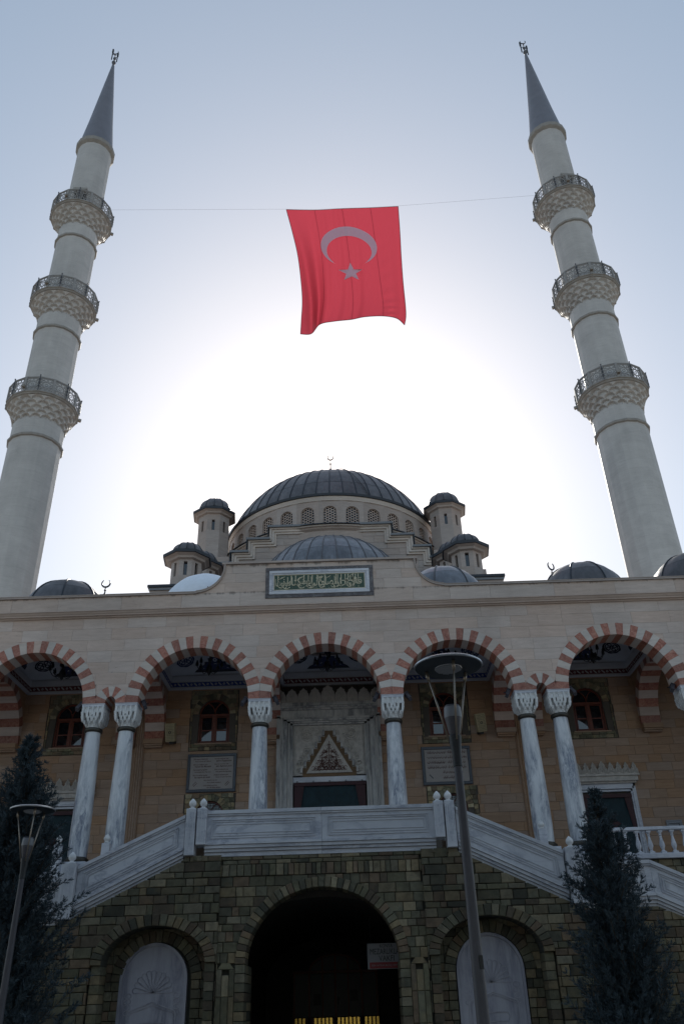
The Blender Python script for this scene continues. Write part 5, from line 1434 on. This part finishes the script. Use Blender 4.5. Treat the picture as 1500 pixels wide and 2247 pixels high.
# ---- passage and door at its end
tn = MB()
for p in [[(-2.45, 0), (-2.45, 4.0), (2.45, 4.0), (2.45, 0)]]: pass
tn.add([(-2.3, -4.7, 0), (-2.3, 6.2, 0), (-2.3, 6.2, 2.4), (-2.3, -4.7, 2.4)], [(0, 1, 2, 3)]); tn.add([(2.3, -4.7, 0), (2.3, 6.2, 0), (2.3, 6.2, 2.4), (2.3, -4.7, 2.4)], [(0, 1, 2, 3)])
ap = arc(0, 2.4, 2.3, 1.35, 0, pi, 20); tn.add(sum([[(x, -4.7, z), (x, 6.2, z)] for x, z in ap], []), [(2 * i, 2 * i + 1, 2 * i + 3, 2 * i + 2) for i in range(20)])
tn.box(-2.3, 2.3, 6.2, 6.3, 0, 3.8)
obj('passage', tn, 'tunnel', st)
dd = bpy.data.objects.new('passage_door', None); COL.objects.link(dd); dd.parent = st; dd.location = (-.02, 12.1, 0)
dm = MB()
for x in (-1.35, -.86, .0, .86, 1.35): dm.box(x - .035, x + .035, -.03, .05, 0, 2.70)
dm.box(-1.4, 1.4, -.03, .05, 2.68, 2.76); dm.ribbon(arc(0, 2.76, .84, .46, 0, pi, 20), .06, -.03, .05)
for x in (-.42, .42): dm.box(x - .025, x + .025, -.02, .04, 2.74, 3.12); dm.box(x - .025, x + .025, -.02, .04, 0, 2.68)
dm.box(-.03, .03, -.02, .04, 2.74, 3.20)
obj('frame', dm, 'wood', dd, loc=(0, 0, 0))
mg = M_plain('frosted_door_glass', (0.07, 0.067, 0.07), 0.45, 0, .25, 60); MT['frost'] = mg
for a, b in ((-1.32, -.90), (-.82, -.45), (-.39, -.04), (.04, .39), (.45, .82), (.90, 1.32)):
    obj('door_pane', MB().box(a, b, .0, .012, 1.46, 2.66), 'frost', dd, loc=(0, 0, 0))
for a, b in ((-.80, -.45), (-.39, -.03), (.03, .39), (.45, .80)):
    zt = 2.76 + .46 * sqrt(max(0, 1 - (min(abs(a), abs(b)) / .84) ** 2)) - .04
    zt2 = 2.76 + .46 * sqrt(max(0, 1 - (max(abs(a), abs(b)) / .84) ** 2)) - .04
    pol = [(a, 2.78), (b, 2.78), (b, zt if abs(b) < abs(a) else zt2), (a, zt2 if abs(b) < abs(a) else zt)]
    obj('fan_pane', MB().prism(pol, .0, .012), 'frost', dd, loc=(0, 0, 0))
k = 0; x = -1.32
while x < 1.32:
    if abs(x + .03) > .05 and abs(abs(x + .03) - .86) > .07: obj('brass_strip', MB().box(x, x + .075, -.06, -.03, .2, 1.43), 'brass', dd, loc=(0, 0, 0))
    x += .125
obj('kick_board', MB().box(-1.33, 1.33, -.03, .0, .2, 1.43), 'wood', dd, loc=(0, 0, 0))
for z in (1.0, .5): pass
for s, z in ((-1, 2.0), (1, 2.1)): obj('notice', MB().box(s * .6 - .12, s * .6 + .12, -.01, -.003, z - .22, z + .1), 'black', dd, loc=(0, 0, 0))
obj('handle', MB().tube([(.07, -.06, 1.75), (.11, -.10, 1.8), (.11, -.10, 1.95), (.07, -.06, 2.0)], .012, 6), 'alu', dd, loc=(0, 0, 0))
# hanging sign inside the arch
sg = thing('hanging_sign', 'white and red foundation sign hanging inside the dark passage', 'sign', (1.36, -4.3, 2.62))
obj('board', MB().box(-.42, .42, -.02, .02, -.25, .25), 'signw', sg, loc=(0, 0, 0)); obj('red_band', MB().box(-.38, .42, -.026, -.02, -.24, -.12), 'signr', sg, loc=(0, 0, 0))
for tx, z, h, w in (('KONYA', .20, .075, .28), ('MEZARLIKLAR', .09, .11, .72), ('VAKFI', -.045, .11, .34)):
    put_text(tx, .12, 1.36, -4.325, 2.62 + z, 'black', sg, 'lettering', fit=(w, h), ext=.002)
put_text('BİR FATİHA BAĞIŞ HAYRAT', .05, 1.36, -4.33, 2.62 - .18, 'signw', sg, 'small_lettering', fit=(.66, .05), ext=.001)
for s in (-1, 1): obj('chain', MB().tube([(s * .35, 0, .25), (s * .35, 0, .82)], .008, 5), 'iron', sg, loc=(0, 0, 0))
# balustrade sign
bs = thing('direction_sign', 'small white sign with an arrow above the right balustrade', 'sign', (11.47, 4.14, 6.62))
obj('board', MB().bbox(-.26, .26, -.03, .03, -.14, .16, .01), 'signw', bs, loc=(0, 0, 0))
obj('border', MB().ribbon([(-.22, -.11), (.22, -.11), (.22, .12), (-.22, .12)], .012, -.035, -.03, True), 'pole', bs, loc=(0, 0, 0))
put_text('BAYANLAR BÖLÜMÜ', .07, 11.47, 4.105, 6.62 + .045, 'black', bs, 'lettering', fit=(.36, .06), ext=.002)
obj('arrow', MB().ribbon([(-.17, -.065), (.15, -.065), (.15, -.03)], .018, -.036, -.03).prism([(.11, -.03), (.19, -.03), (.15, .015)], -.036, -.03), 'black', bs, loc=(0, 0, 0))
# ================================================================ GREEN CALLIGRAPHY PANEL on the parapet
cp = thing('calligraphy_panel', 'long green panel of gilt Arabic calligraphy framed in marble above the central arch', 'inscription', (OX - .02, -.25, 13.35))
def cpo(n, mb, mat): return obj(n, mb, mat, cp, loc=(0, 0, 0))
W, H = 1.80, 1.13
def fr(n, w, h, t, y, mat):
    for a in ((-w, w, h - t, h), (-w, w, 1.13 - h, 1.13 - h + t)): cpo(n, MB().bbox(a[0], a[1], y, 0, a[2], a[3], .008), mat)
    for s in (-1, 1): cpo(n, MB().bbox(*sorted((s * w, s * (w - t))), y, 0, 1.13 - h + t, h - t, .008), mat)
fr('dark_border', W, H, .125, -.03, 'brecc'); fr('marble_frame', W - .127, H - .127, .10, -.055, 'marble'); fr('marble_bead', W - .228, H - .228, .05, -.035, 'marble'); fr('gilt_line', W - .279, H - .279, .02, -.030, 'gold')
cpo('green_field', MB().box(-W + .29, W - .29, -.02, 0, .29, H - .29), 'green')
# letters in joined (presentation) forms, word by word, right to left as on the wall
gw_, gh_ = 2 * (W - .31), H - .60 + .0
Z0_ = .30; ZM = .565
words = [  # visual-order glyphs, centre u (0..1 from the left), centre v (0..1), width, height
 ('\u0644\uFE8E\uFED7', .905, .42, .14, .62), ('\uFDF2', .845, .68, .115, .42), ('\uFEF0\uFEDF\uFE8E\uFECC\uFE97', .80, .30, .17, .34),
 ('\u0646\u0627', .70, .40, .085, .64), ('\u0629\u0648\uFEE0\uFEBC\uFEDF\u0627', .595, .46, .20, .80), ('\uFE96\uFEE7\uFE8E\uFEDB', .455, .55, .17, .72),
 ('\uFEF0\uFEE0\uFECB', .415, .27, .10, .36), ('\uFEE6\uFEF4\uFEE8\uFEE3\u0648\uFEE4\uFEDF\u0627', .335, .52, .16, .70), ('\u0627\uFE91\uFE8E\uFE98\uFEDB', .215, .48, .15, .76), ('\u0627\u062A\u0648\uFED7\u0648\uFEE3', .085, .42, .16, .66)]
gx0 = -W + .31; gw2 = 2 * (W - .31); gz0 = .30; gh2 = .53
for tx, u, v, w_, h_ in words:
    put_text(tx, .3, cp.location.x + gx0 + u * gw2, cp.location.y - .024, cp.location.z + gz0 + v * gh2, 'gold', cp, 'calligraphy_word', fit=(w_ * gw2, h_ * gh2), ext=.004)
lt = MB(); rg = random.Random(9)
for u in (.035, .185, .232, .325, .375, .42, .475, .56, .685, .705, .745, .79, .822, .875, .905, .935):   # tall uprights
    x = gx0 + u * gw2; lt.ribbon([(x + .006, gz0 + .97 * gh2), (x, gz0 + .60 * gh2), (x + .004, gz0 + .30 * gh2)], [.026, .020, .014], -.028, -.02)
for u, v in ((.06, .78), (.085, .82), (.28, .78), (.31, .84), (.50, .80), (.60, .80), (.86, .90)):   # slanting strokes
    x, z = gx0 + u * gw2, gz0 + v * gh2; lt.ribbon([(x - .07, z - .045), (x + .08, z + .05)], [.010, .018], -.027, -.02)
for u, v, r_ in ((.07, .20, .10), (.13, .12, .10), (.30, .14, .11), (.40, .14, .12), (.53, .14, .10), (.665, .14, .11), (.84, .16, .11)):
    x, z = gx0 + u * gw2, gz0 + v * gh2; lt.ribbon(arc(x, z + .05, r_, .085, pi * 1.02, pi * 1.92, 10), [.008 + .018 * sin(pi * i / 10) for i in range(11)], -.028, -.02)
lt.ribbon([(gx0 + .74 * gw2, gz0 + .52 * gh2), (gx0 + .955 * gw2, gz0 + .54 * gh2)], [.026, .012], -.028, -.02)
cpo('calligraphy_strokes', lt, 'gold')
dt = MB()
for k in range(60):
    x, z = gx0 + rg.uniform(.02, .98) * gw2, gz0 + rg.choice((rg.uniform(.02, .16), rg.uniform(.5, .95))) * gh2
    dt.ribbon([(x, z), (x + rg.uniform(-.02, .02), z + .018), (x + rg.uniform(-.01, .03), z + .006)], .008, -.025, -.02)
cpo('vowel_marks', dt, 'gold')

# ================================================================ FLAG
flag = thing('hanging_flag', 'huge red flag with white crescent and star hung on a line between the minarets', 'flag', (0, 15, 50))
D_ = 40.0
def unproj(u, v, Y):      # used only to turn the measured flag outline into metres at its distance
    r = fw + ix * ((u - 750) / F) + iy * ((1123.5 - v) / F); t = (Y + 25) / r.y; return (0.69 + r.x * t, 1.6 + r.z * t)
TOPP = [unproj(u, v, 15) for u, v in ((628, 460), (690, 461), (750, 458), (812, 456), (873, 453))]
LEFT = [unproj(u, v, 15) for u, v in ((628, 460), (641, 508), (653, 560), (660, 615), (663, 660), (661, 700), (659, 733))]
RIGHT = [unproj(u, v, 15) for u, v in ((873, 453), (877, 510), (880, 565), (884, 620), (889, 670), (890, 695), (887, 713))]
BOT = [unproj(u, v, 15) for u, v in ((659, 733), (683, 732), (702, 711), (735, 704), (771, 700), (800, 694), (840, 692), (870, 697), (887, 711))]
def crv(P, t):      # Catmull-Rom
    n = len(P) - 1; s = min(max(t, 0), 1) * n; i = min(int(s), n - 1); f = s - i
    p = [P[max(i - 1, 0)], P[i], P[i + 1], P[min(i + 2, n)]]
    return tuple(.5 * ((2 * p[1][k]) + (-p[0][k] + p[2][k]) * f + (2 * p[0][k] - 5 * p[1][k] + 4 * p[2][k] - p[3][k]) * f * f + (-p[0][k] + 3 * p[1][k] - 3 * p[2][k] + p[3][k]) * f ** 3) for k in (0, 1))
def fpos(s, t, d=0.0):
    top, bot, le, ri = crv(TOPP, s), crv(BOT, s), crv(LEFT, t), crv(RIGHT, t)
    q = [0, 0]
    for k in (0, 1):
        bl_ = TOPP[0][k] * (1 - s) * (1 - t) + TOPP[-1][k] * s * (1 - t) + BOT[0][k] * (1 - s) * t + BOT[-1][k] * s * t
        q[k] = (1 - t) * top[k] + t * bot[k] + (1 - s) * le[k] + s * ri[k] - bl_
    dy = .14 * sin(s * 34 + t * 2.5) * (.25 + t) * (.4 + abs(s - .5)) - .25 * sin(s * 9 + 1.2 * t) * t * .5 + .95 * math.exp(-((s - .16 - .05 * t) / .06) ** 2) * t - 1.1 * math.exp(-((s - .05 - .09 * t) / .05) ** 2) * t \
        + .05 * sin(s * 75 + 4 * t) * math.exp(-((s - .45) / .2) ** 2) + .25 * sin(3.1 * s + 2.2 * t) * t - .8 * t * t * .6 + .05 * sin(60 * (s * .5 + t)) * math.exp(-((s - .82) / .06) ** 2) * t
    P = Vector((q[0], 15, q[1])); dr = (P - Vector((.69, -25, 1.6))).normalized()      # folds run in and out of the cloth
    P += dr * (dy * 1.25 - d); return tuple(P)
def fmesh(pts_st, faces, d):
    mb = MB(); mb.v = [fpos(s, t, d) for s, t in pts_st]; mb.f = faces; return mb
N1, N2 = 110, 70
g_ = [(i / N1, j / N2) for j in range(N2 + 1) for i in range(N1 + 1)]
obj('cloth', fmesh(g_, [(j * (N1 + 1) + i, j * (N1 + 1) + i + 1, (j + 1) * (N1 + 1) + i + 1, (j + 1) * (N1 + 1) + i) for j in range(N2) for i in range(N1)], 0), 'flag_red', flag, 'all')
# crescent: strip between the outer and the inner circle
oc, oR = (.505, .280), (.254, .145); ic, iR = (.505, .315), (.203, .113)
NN = 60; pts = []
inter = 0.52
for i in range(NN + 1):
    a = -pi / 2 + (-(pi - inter) + 2 * (pi - inter) * i / NN)      # crescent opens downwards
    # hoist-direction up is -t
    so, to = oc[0] + oR[0] * cos(a), oc[1] + oR[1] * sin(a)
    b = -pi / 2 + (-(pi - .66) + 2 * (pi - .66) * i / NN)
    si, ti = ic[0] + iR[0] * cos(b), ic[1] + iR[1] * sin(b)
    k = min(1, min(i, NN - i) / 3)
    si, ti = so + (si - so) * k, to + (ti - to) * k
    for q in range(5): pts.append((so + (si - so) * q / 4, to + (ti - to) * q / 4))
obj('crescent', fmesh(pts, [(5 * i + q, 5 * (i + 1) + q, 5 * (i + 1) + q + 1, 5 * i + q + 1) for i in range(NN) for q in range(4)], .14), 'flag_white', flag, 'all')
sc, sR = (.503, .466), (.118, .070); P = []
for i in range(10):
    a = -pi / 2 + i * pi / 5; r_ = 1 if i % 2 == 0 else .40; P.append((sc[0] + sR[0] * r_ * cos(a), sc[1] + sR[1] * r_ * sin(a)))
sp = [sc]; sf = []
for k in range(1, 6): sp += [(sc[0] + (x - sc[0]) * k / 5, sc[1] + (y - sc[1]) * k / 5) for x, y in P]
sf = [(0, 1 + i, 1 + (i + 1) % 10) for i in range(10)] + [(1 + 10 * k + i, 1 + 10 * (k + 1) + i, 1 + 10 * (k + 1) + (i + 1) % 10, 1 + 10 * k + (i + 1) % 10) for k in range(4) for i in range(10)]
obj('star', fmesh(sp, sf, .14), 'flag_white', flag, 'all')
for s0 in (.25, .50, .75):
    pts = sum([[(s0 - .0016, t), (s0 + .0016, t)] for t in np.linspace(0, 1, 60)], [])
    obj('seam', fmesh(pts, [(2 * i, 2 * i + 1, 2 * i + 3, 2 * i + 2) for i in range(59)], .02), 'seam', flag, 'all')
for pp in ([(x, 1.0) for x in np.linspace(0, 1, 60)], [(0.0, x) for x in np.linspace(0, 1, 40)], [(1.0, x) for x in np.linspace(0, 1, 40)], [(x, 0.0) for x in np.linspace(0, 1, 60)]):
    obj('hem', MB().tube([fpos(*q) for q in pp], .022, 5), 'seam', flag)
cord = thing('flag_line', 'thin cord strung between the top balconies of the minarets', 'cord', (0, 15, 52))
cp_ = [Vector((-15.55, 14.6, 52.05))] + [Vector(fpos(0, 0, 0)) + Vector((0, 0, .05))] + [Vector(fpos(s, 0, 0)) + Vector((0, 0, .06)) for s in (.25, .5, .75, 1.0)] + [Vector((15.45, 14.6, 52.15))]
obj('cord', MB().tube(cp_, .006, 5), 'signw', cord)

# ================================================================ FLOODLIGHTS beside the arches
def flood(x, z, s, lb):
    t = thing('floodlight', lb, 'floodlight', (x, .30, z), 0, 'small floodlights beside the arch capitals')
    t.rotation_euler = (radians(-35), radians(s * 25), 0)
    obj('body', MB().box(-.05, .05, -.10, .05, -.20, .10).box(-.07, .07, -.12, .07, .06, .10), 'pole', t, loc=(0, 0, 0))
    obj('lens', MB().box(-.055, .055, -.09, .04, .10, .125), 'signw', t, loc=(0, 0, 0))
    obj('arm', MB().tube([(0, 0, 0), (-s * .12, .05, .02)], .015, 6), 'iron', t, loc=(0, 0, 0))
for c, nm in ((-9.35, 'leftmost arch'), (-4.16, 'second arch from the left'), (0, 'arch in front of the portal'), (4.16, 'arch behind the lamp disc'), (9.35, 'rightmost full arch')):
    for s in (-1, 1):
        flood(c + s * 1.58, 10.06, s, 'small grey floodlight inside the %s springing of the %s' % ('left' if s < 0 else 'right', nm))
# ================================================================ CHANDELIERS
for c, lab in ((-9.35, 'dark iron chandelier hanging under the leftmost painted vault'), (-4.16, 'dark iron chandelier hanging under the second vault from the left'), (0, 'dark iron chandelier hanging above the main portal'), (4.16, 'dark iron chandelier hanging behind the lamp disc'), (9.35, 'dark iron chandelier hanging under the rightmost painted vault')):
    t = thing('chandelier', lab, 'chandelier', (c, 2.6, 12.0), 0, 'chandeliers under the porch vaults')
    m_ = MB().lathe([(.02, .9), (.02, .35), (.05, .3), (.03, .22), (.09, .12), (.12, .0), (.07, -.10), (.02, -.18), (.001, -.22)], 12)
    obj('stem', m_, 'iron', t, 50, loc=(0, 0, 0))
    arm = MB().tube([(.05 + .38 * q / 10, 0, .02 - .12 * sin(pi * q / 10) + .12 * (q / 10) ** 2) for q in range(11)], .014, 5)
    arm.lathe([(.02, 0), (.06, .02), (.05, .12), (.03, .16), (.03, .20)], 8, (.43, 0, .14)); am = arm.mesh('arm', 50)
    for k in range(8): obj('arm', am, 'iron', t, loc=(0, 0, 0), rot=(0, 0, k * pi / 4 + .2))

# ================================================================ STREET LAMPS
def lamp(x, y, tilt, label, h=4.52):
    t = thing('street_lamp', label, 'street lamp', (x, y, 0), tilt)
    def lo(n, mb, mat, **k): return obj(n, mb, mat, t, loc=(0, 0, 0), **k)
    lo('pole', MB().lathe([(.060, 0), (.055, 1.2), (.036, h - .84)], 24), 'pole', smooth='all')
    lo('pole_joint', MB().lathe([(.037, h - .98), (.042, h - .975), (.043, h - .86), (.058, h - .70), (.050, h - .69)], 24), 'iron', smooth=40)
    lo('lamp_housing', MB().lathe([(.045, h - .69), (.056, h - .66), (.079, h - .53), (.081, h - .51), (.076, h - .42), (.068, h - .405), (.001, h - .40)], 28), 'pole', smooth=35)
    lo('housing_band', MB().lathe([(.081, h - .525), (.084, h - .51), (.079, h - .425)], 28), 'steel', smooth=40)
    lo('disc', MB().lathe([(.001, h - .03), (.30, h - .026), (.325, h - .018), (.33, h - .006), (.31, h + .008), (.001, h + .03)], 48), 'disc', smooth=40)
    lo('disc_rim', MB().lathe([(.324, h - .020), (.333, h - .014), (.334, h - .002), (.318, h + .008)], 48), 'alu', smooth=40)
    rf = MB().lathe([(.001, h - .040), (.13, h - .038), (.135, h - .03)], 24)
    for i in range(-6, 7):
        for j in range(-6, 7):
            u, v = i * .02 + (.01 if j % 2 else 0), j * .02
            if u * u + v * v < .0155: rf.add([(u - .008, v - .008, h - .041), (u + .008, v - .008, h - .041), (u + .008, v + .008, h - .041), (u - .008, v + .008, h - .041), (u, v, h - .050)], [(0, 4, 1), (1, 4, 2), (2, 4, 3), (3, 4, 0)])
    lo('reflector', rf, 'alu')
    for k in range(3):
        a = 2 * pi * k / 3 - pi / 2
        lo('rod', MB().tube([(.058 * cos(a), .058 * sin(a), h - .74), (.225 * cos(a), .225 * sin(a), h - .03)], .009, 8).tube([(.212 * cos(a), .212 * sin(a), h - .12), (.225 * cos(a), .225 * sin(a), h - .03)], .016, 8), 'rod', smooth='all')
        lo('fin', MB().add([(.038 * cos(a) + q * .008 * sin(a), .038 * sin(a) - q * .008 * cos(a), z) for q in (-1, 1) for z in (h - .88,)] + [(.066 * cos(a) + q * .008 * sin(a), .066 * sin(a) - q * .008 * cos(a), h - .70) for q in (-1, 1)], [(0, 1, 3, 2)]), 'iron')
    return t
l1 = lamp(1.68, -17.3, .12, 'grey lamp post with a round reflector disc in front of the portal', 4.47)
obj('sticker', MB().box(.005, .035, -.060, -.053, 1.86, 1.96), 'black', l1, loc=(0, 0, 0))
lamp(-4.16, -12.0, .5, 'grey lamp post with a round disc in front of the left tree', 4.36)

# ================================================================ CYPRESS TREES
def cypress(x, y, h, label, prof, seed, nbr=760):
    rs = np.random.RandomState(seed)
    t = thing('cypress_tree', label, 'tree', (x, y, 0))
    obj('trunk', MB().tube([(0, 0, 0), (.02, .01, h * .4), (0, 0, h * .97)], [.11, .07, .012], 8), 'bark', t, 'all', loc=(0, 0, 0))
    V = []; 
    def R(z): return np.interp(z / h, [p[0] for p in prof], [p[1] for p in prof])
    br = MB()
    for b in range(nbr):
        z0 = h * (1 - rs.rand() ** .75) * .99 + .02; z0 = min(z0, h * .985)
        inner = .5 if b > nbr * .72 else 1.0
        az = rs.rand() * 2 * pi; lobe = 1 + .22 * sin(az * 3 + z0 * 2.1) + .18 * sin(az * 5 - z0 * 3.3)
        L = R(z0) * lobe * (.62 + .5 * rs.rand()) * inner + .05
        rise = .55 + .35 * rs.rand()
        d = np.array([cos(az), sin(az), rise]); d /= np.linalg.norm(d)
        p0 = np.array([0, 0, max(.05, z0 - L * .45)])
        n = max(4, int(L / .07)); P = [p0]
        dd = d.copy()
        for i in range(n):
            dd = dd + rs.normal(0, .08, 3) + np.array([0, 0, .035]); dd /= np.linalg.norm(dd); P.append(P[-1] + dd * L * 1.1 / n)
        P = np.array(P)
        if b % 2 == 0: br.tube([tuple(q) for q in P[::2]], [.012 - .008 * i / len(P[::2]) for i in range(len(P[::2]))], 4, False)
        for i in range(max(1, int(n * .25)), n + 1):      # sprays along the branch
            f = i / n; base = P[i]; ax = (P[i] - P[i - 1]); ax /= np.linalg.norm(ax)
            for sgm in range(4 if f < .95 else 6):
                u = np.cross(ax, rs.normal(0, 1, 3)); u /= np.linalg.norm(u)
                sd = ax * .8 + u * (.55 + .3 * rs.rand()) + np.array([0, 0, .15]); sd /= np.linalg.norm(sd)
                sl = (.10 + .09 * rs.rand()) * (1.1 - .35 * f) * (1 if z0 < h * .85 else .75)
                w = np.cross(sd, rs.normal(0, 1, 3)); w /= np.linalg.norm(w)
                for m in range(5):      # little feathery blades
                    q = .15 + .8 * m / 5; sg = 1 if m % 2 else -1
                    a = base + sd * sl * q; tip = a + (sd * .75 + w * sg * .65) * sl * (.50 - .05 * m); ww = sd * .010 + np.cross(w, sd) * .006
                    V.append((a - ww, a + ww, tip))
                ww = w * .006; V.append((base - ww, base + ww, base + sd * sl))
    A = np.array(V).reshape(-1, 3); nf = len(A) // 3
    me = bpy.data.meshes.new('crown'); me.from_pydata(A.tolist(), [], [(3 * i, 3 * i + 1, 3 * i + 2) for i in range(nf)])
    obj('crown', me, 'leaf', t, loc=(0, 0, 0)); obj('branches', br, 'bark', t, loc=(0, 0, 0))
    return t
PF = [(0, .75), (.1, .98), (.25, 1.0), (.45, .86), (.6, .72), (.72, .56), (.85, .34), (.93, .15), (1, .02)]
cypress(5.22, -9.0, 5.05, 'dark blue green cypress tree in front of the right stair parapet', PF, 3)
cypress(-5.45, -9.2, 6.35, 'dark blue green cypress tree at the left edge behind the lamp post', [(a, b * 1.4) for a, b in PF], 4, 1250)
# ================================================================ ADDED TREES behind the camera, out of view, put in to shade the lower front
def added_shade_tree(x, y, h, w, seed, n=7000):
    rs = np.random.RandomState(seed)
    t = thing('added_shade_tree', 'unseen evergreen tree added behind the camera to shade the lower front', 'tree', (x, y, 0), 0, 'added shade trees behind the camera')
    obj('trunk', MB().tube([(0, 0, 0), (.1, .05, h * .35), (0, 0, h * .8)], [.28, .2, .05], 8), 'bark', t, 'all', loc=(0, 0, 0))
    c = []
    for k in range(16):
        a, z = rs.rand() * 2 * pi, h * (.34 + .60 * rs.rand()); r = w * .55 * (1 - abs(z / h - .5) * .9); c.append((r * cos(a) * rs.rand() ** .4, r * sin(a) * rs.rand() ** .4, z, w * (.30 + .2 * rs.rand())))
    V = []
    for i in range(n):
        cx, cy, cz, cr = c[rs.randint(len(c))]; d = rs.normal(0, 1, 3); d /= np.linalg.norm(d); p = np.array([cx, cy, cz]) + d * cr * (.55 + .45 * rs.rand())
        u = rs.normal(0, 1, 3); u /= np.linalg.norm(u); v = np.cross(u, rs.normal(0, 1, 3)); v /= np.linalg.norm(v); s = .16 + .12 * rs.rand()
        V += [p - u * s, p + v * s * .6, p + u * s, p - v * s * .6]
    me = bpy.data.meshes.new('crown'); me.from_pydata([tuple(q) for q in V], [], [(4 * i, 4 * i + 1, 4 * i + 2, 4 * i + 3) for i in range(n)])
    obj('crown', me, 'leaf', t, loc=(0, 0, 0))
for k in range(11): added_shade_tree(-27 + 5.4 * k + random.uniform(-.6, .6), -29.6 + random.uniform(-.8, .8), random.uniform(12.5, 15), 3.9, 50 + k)
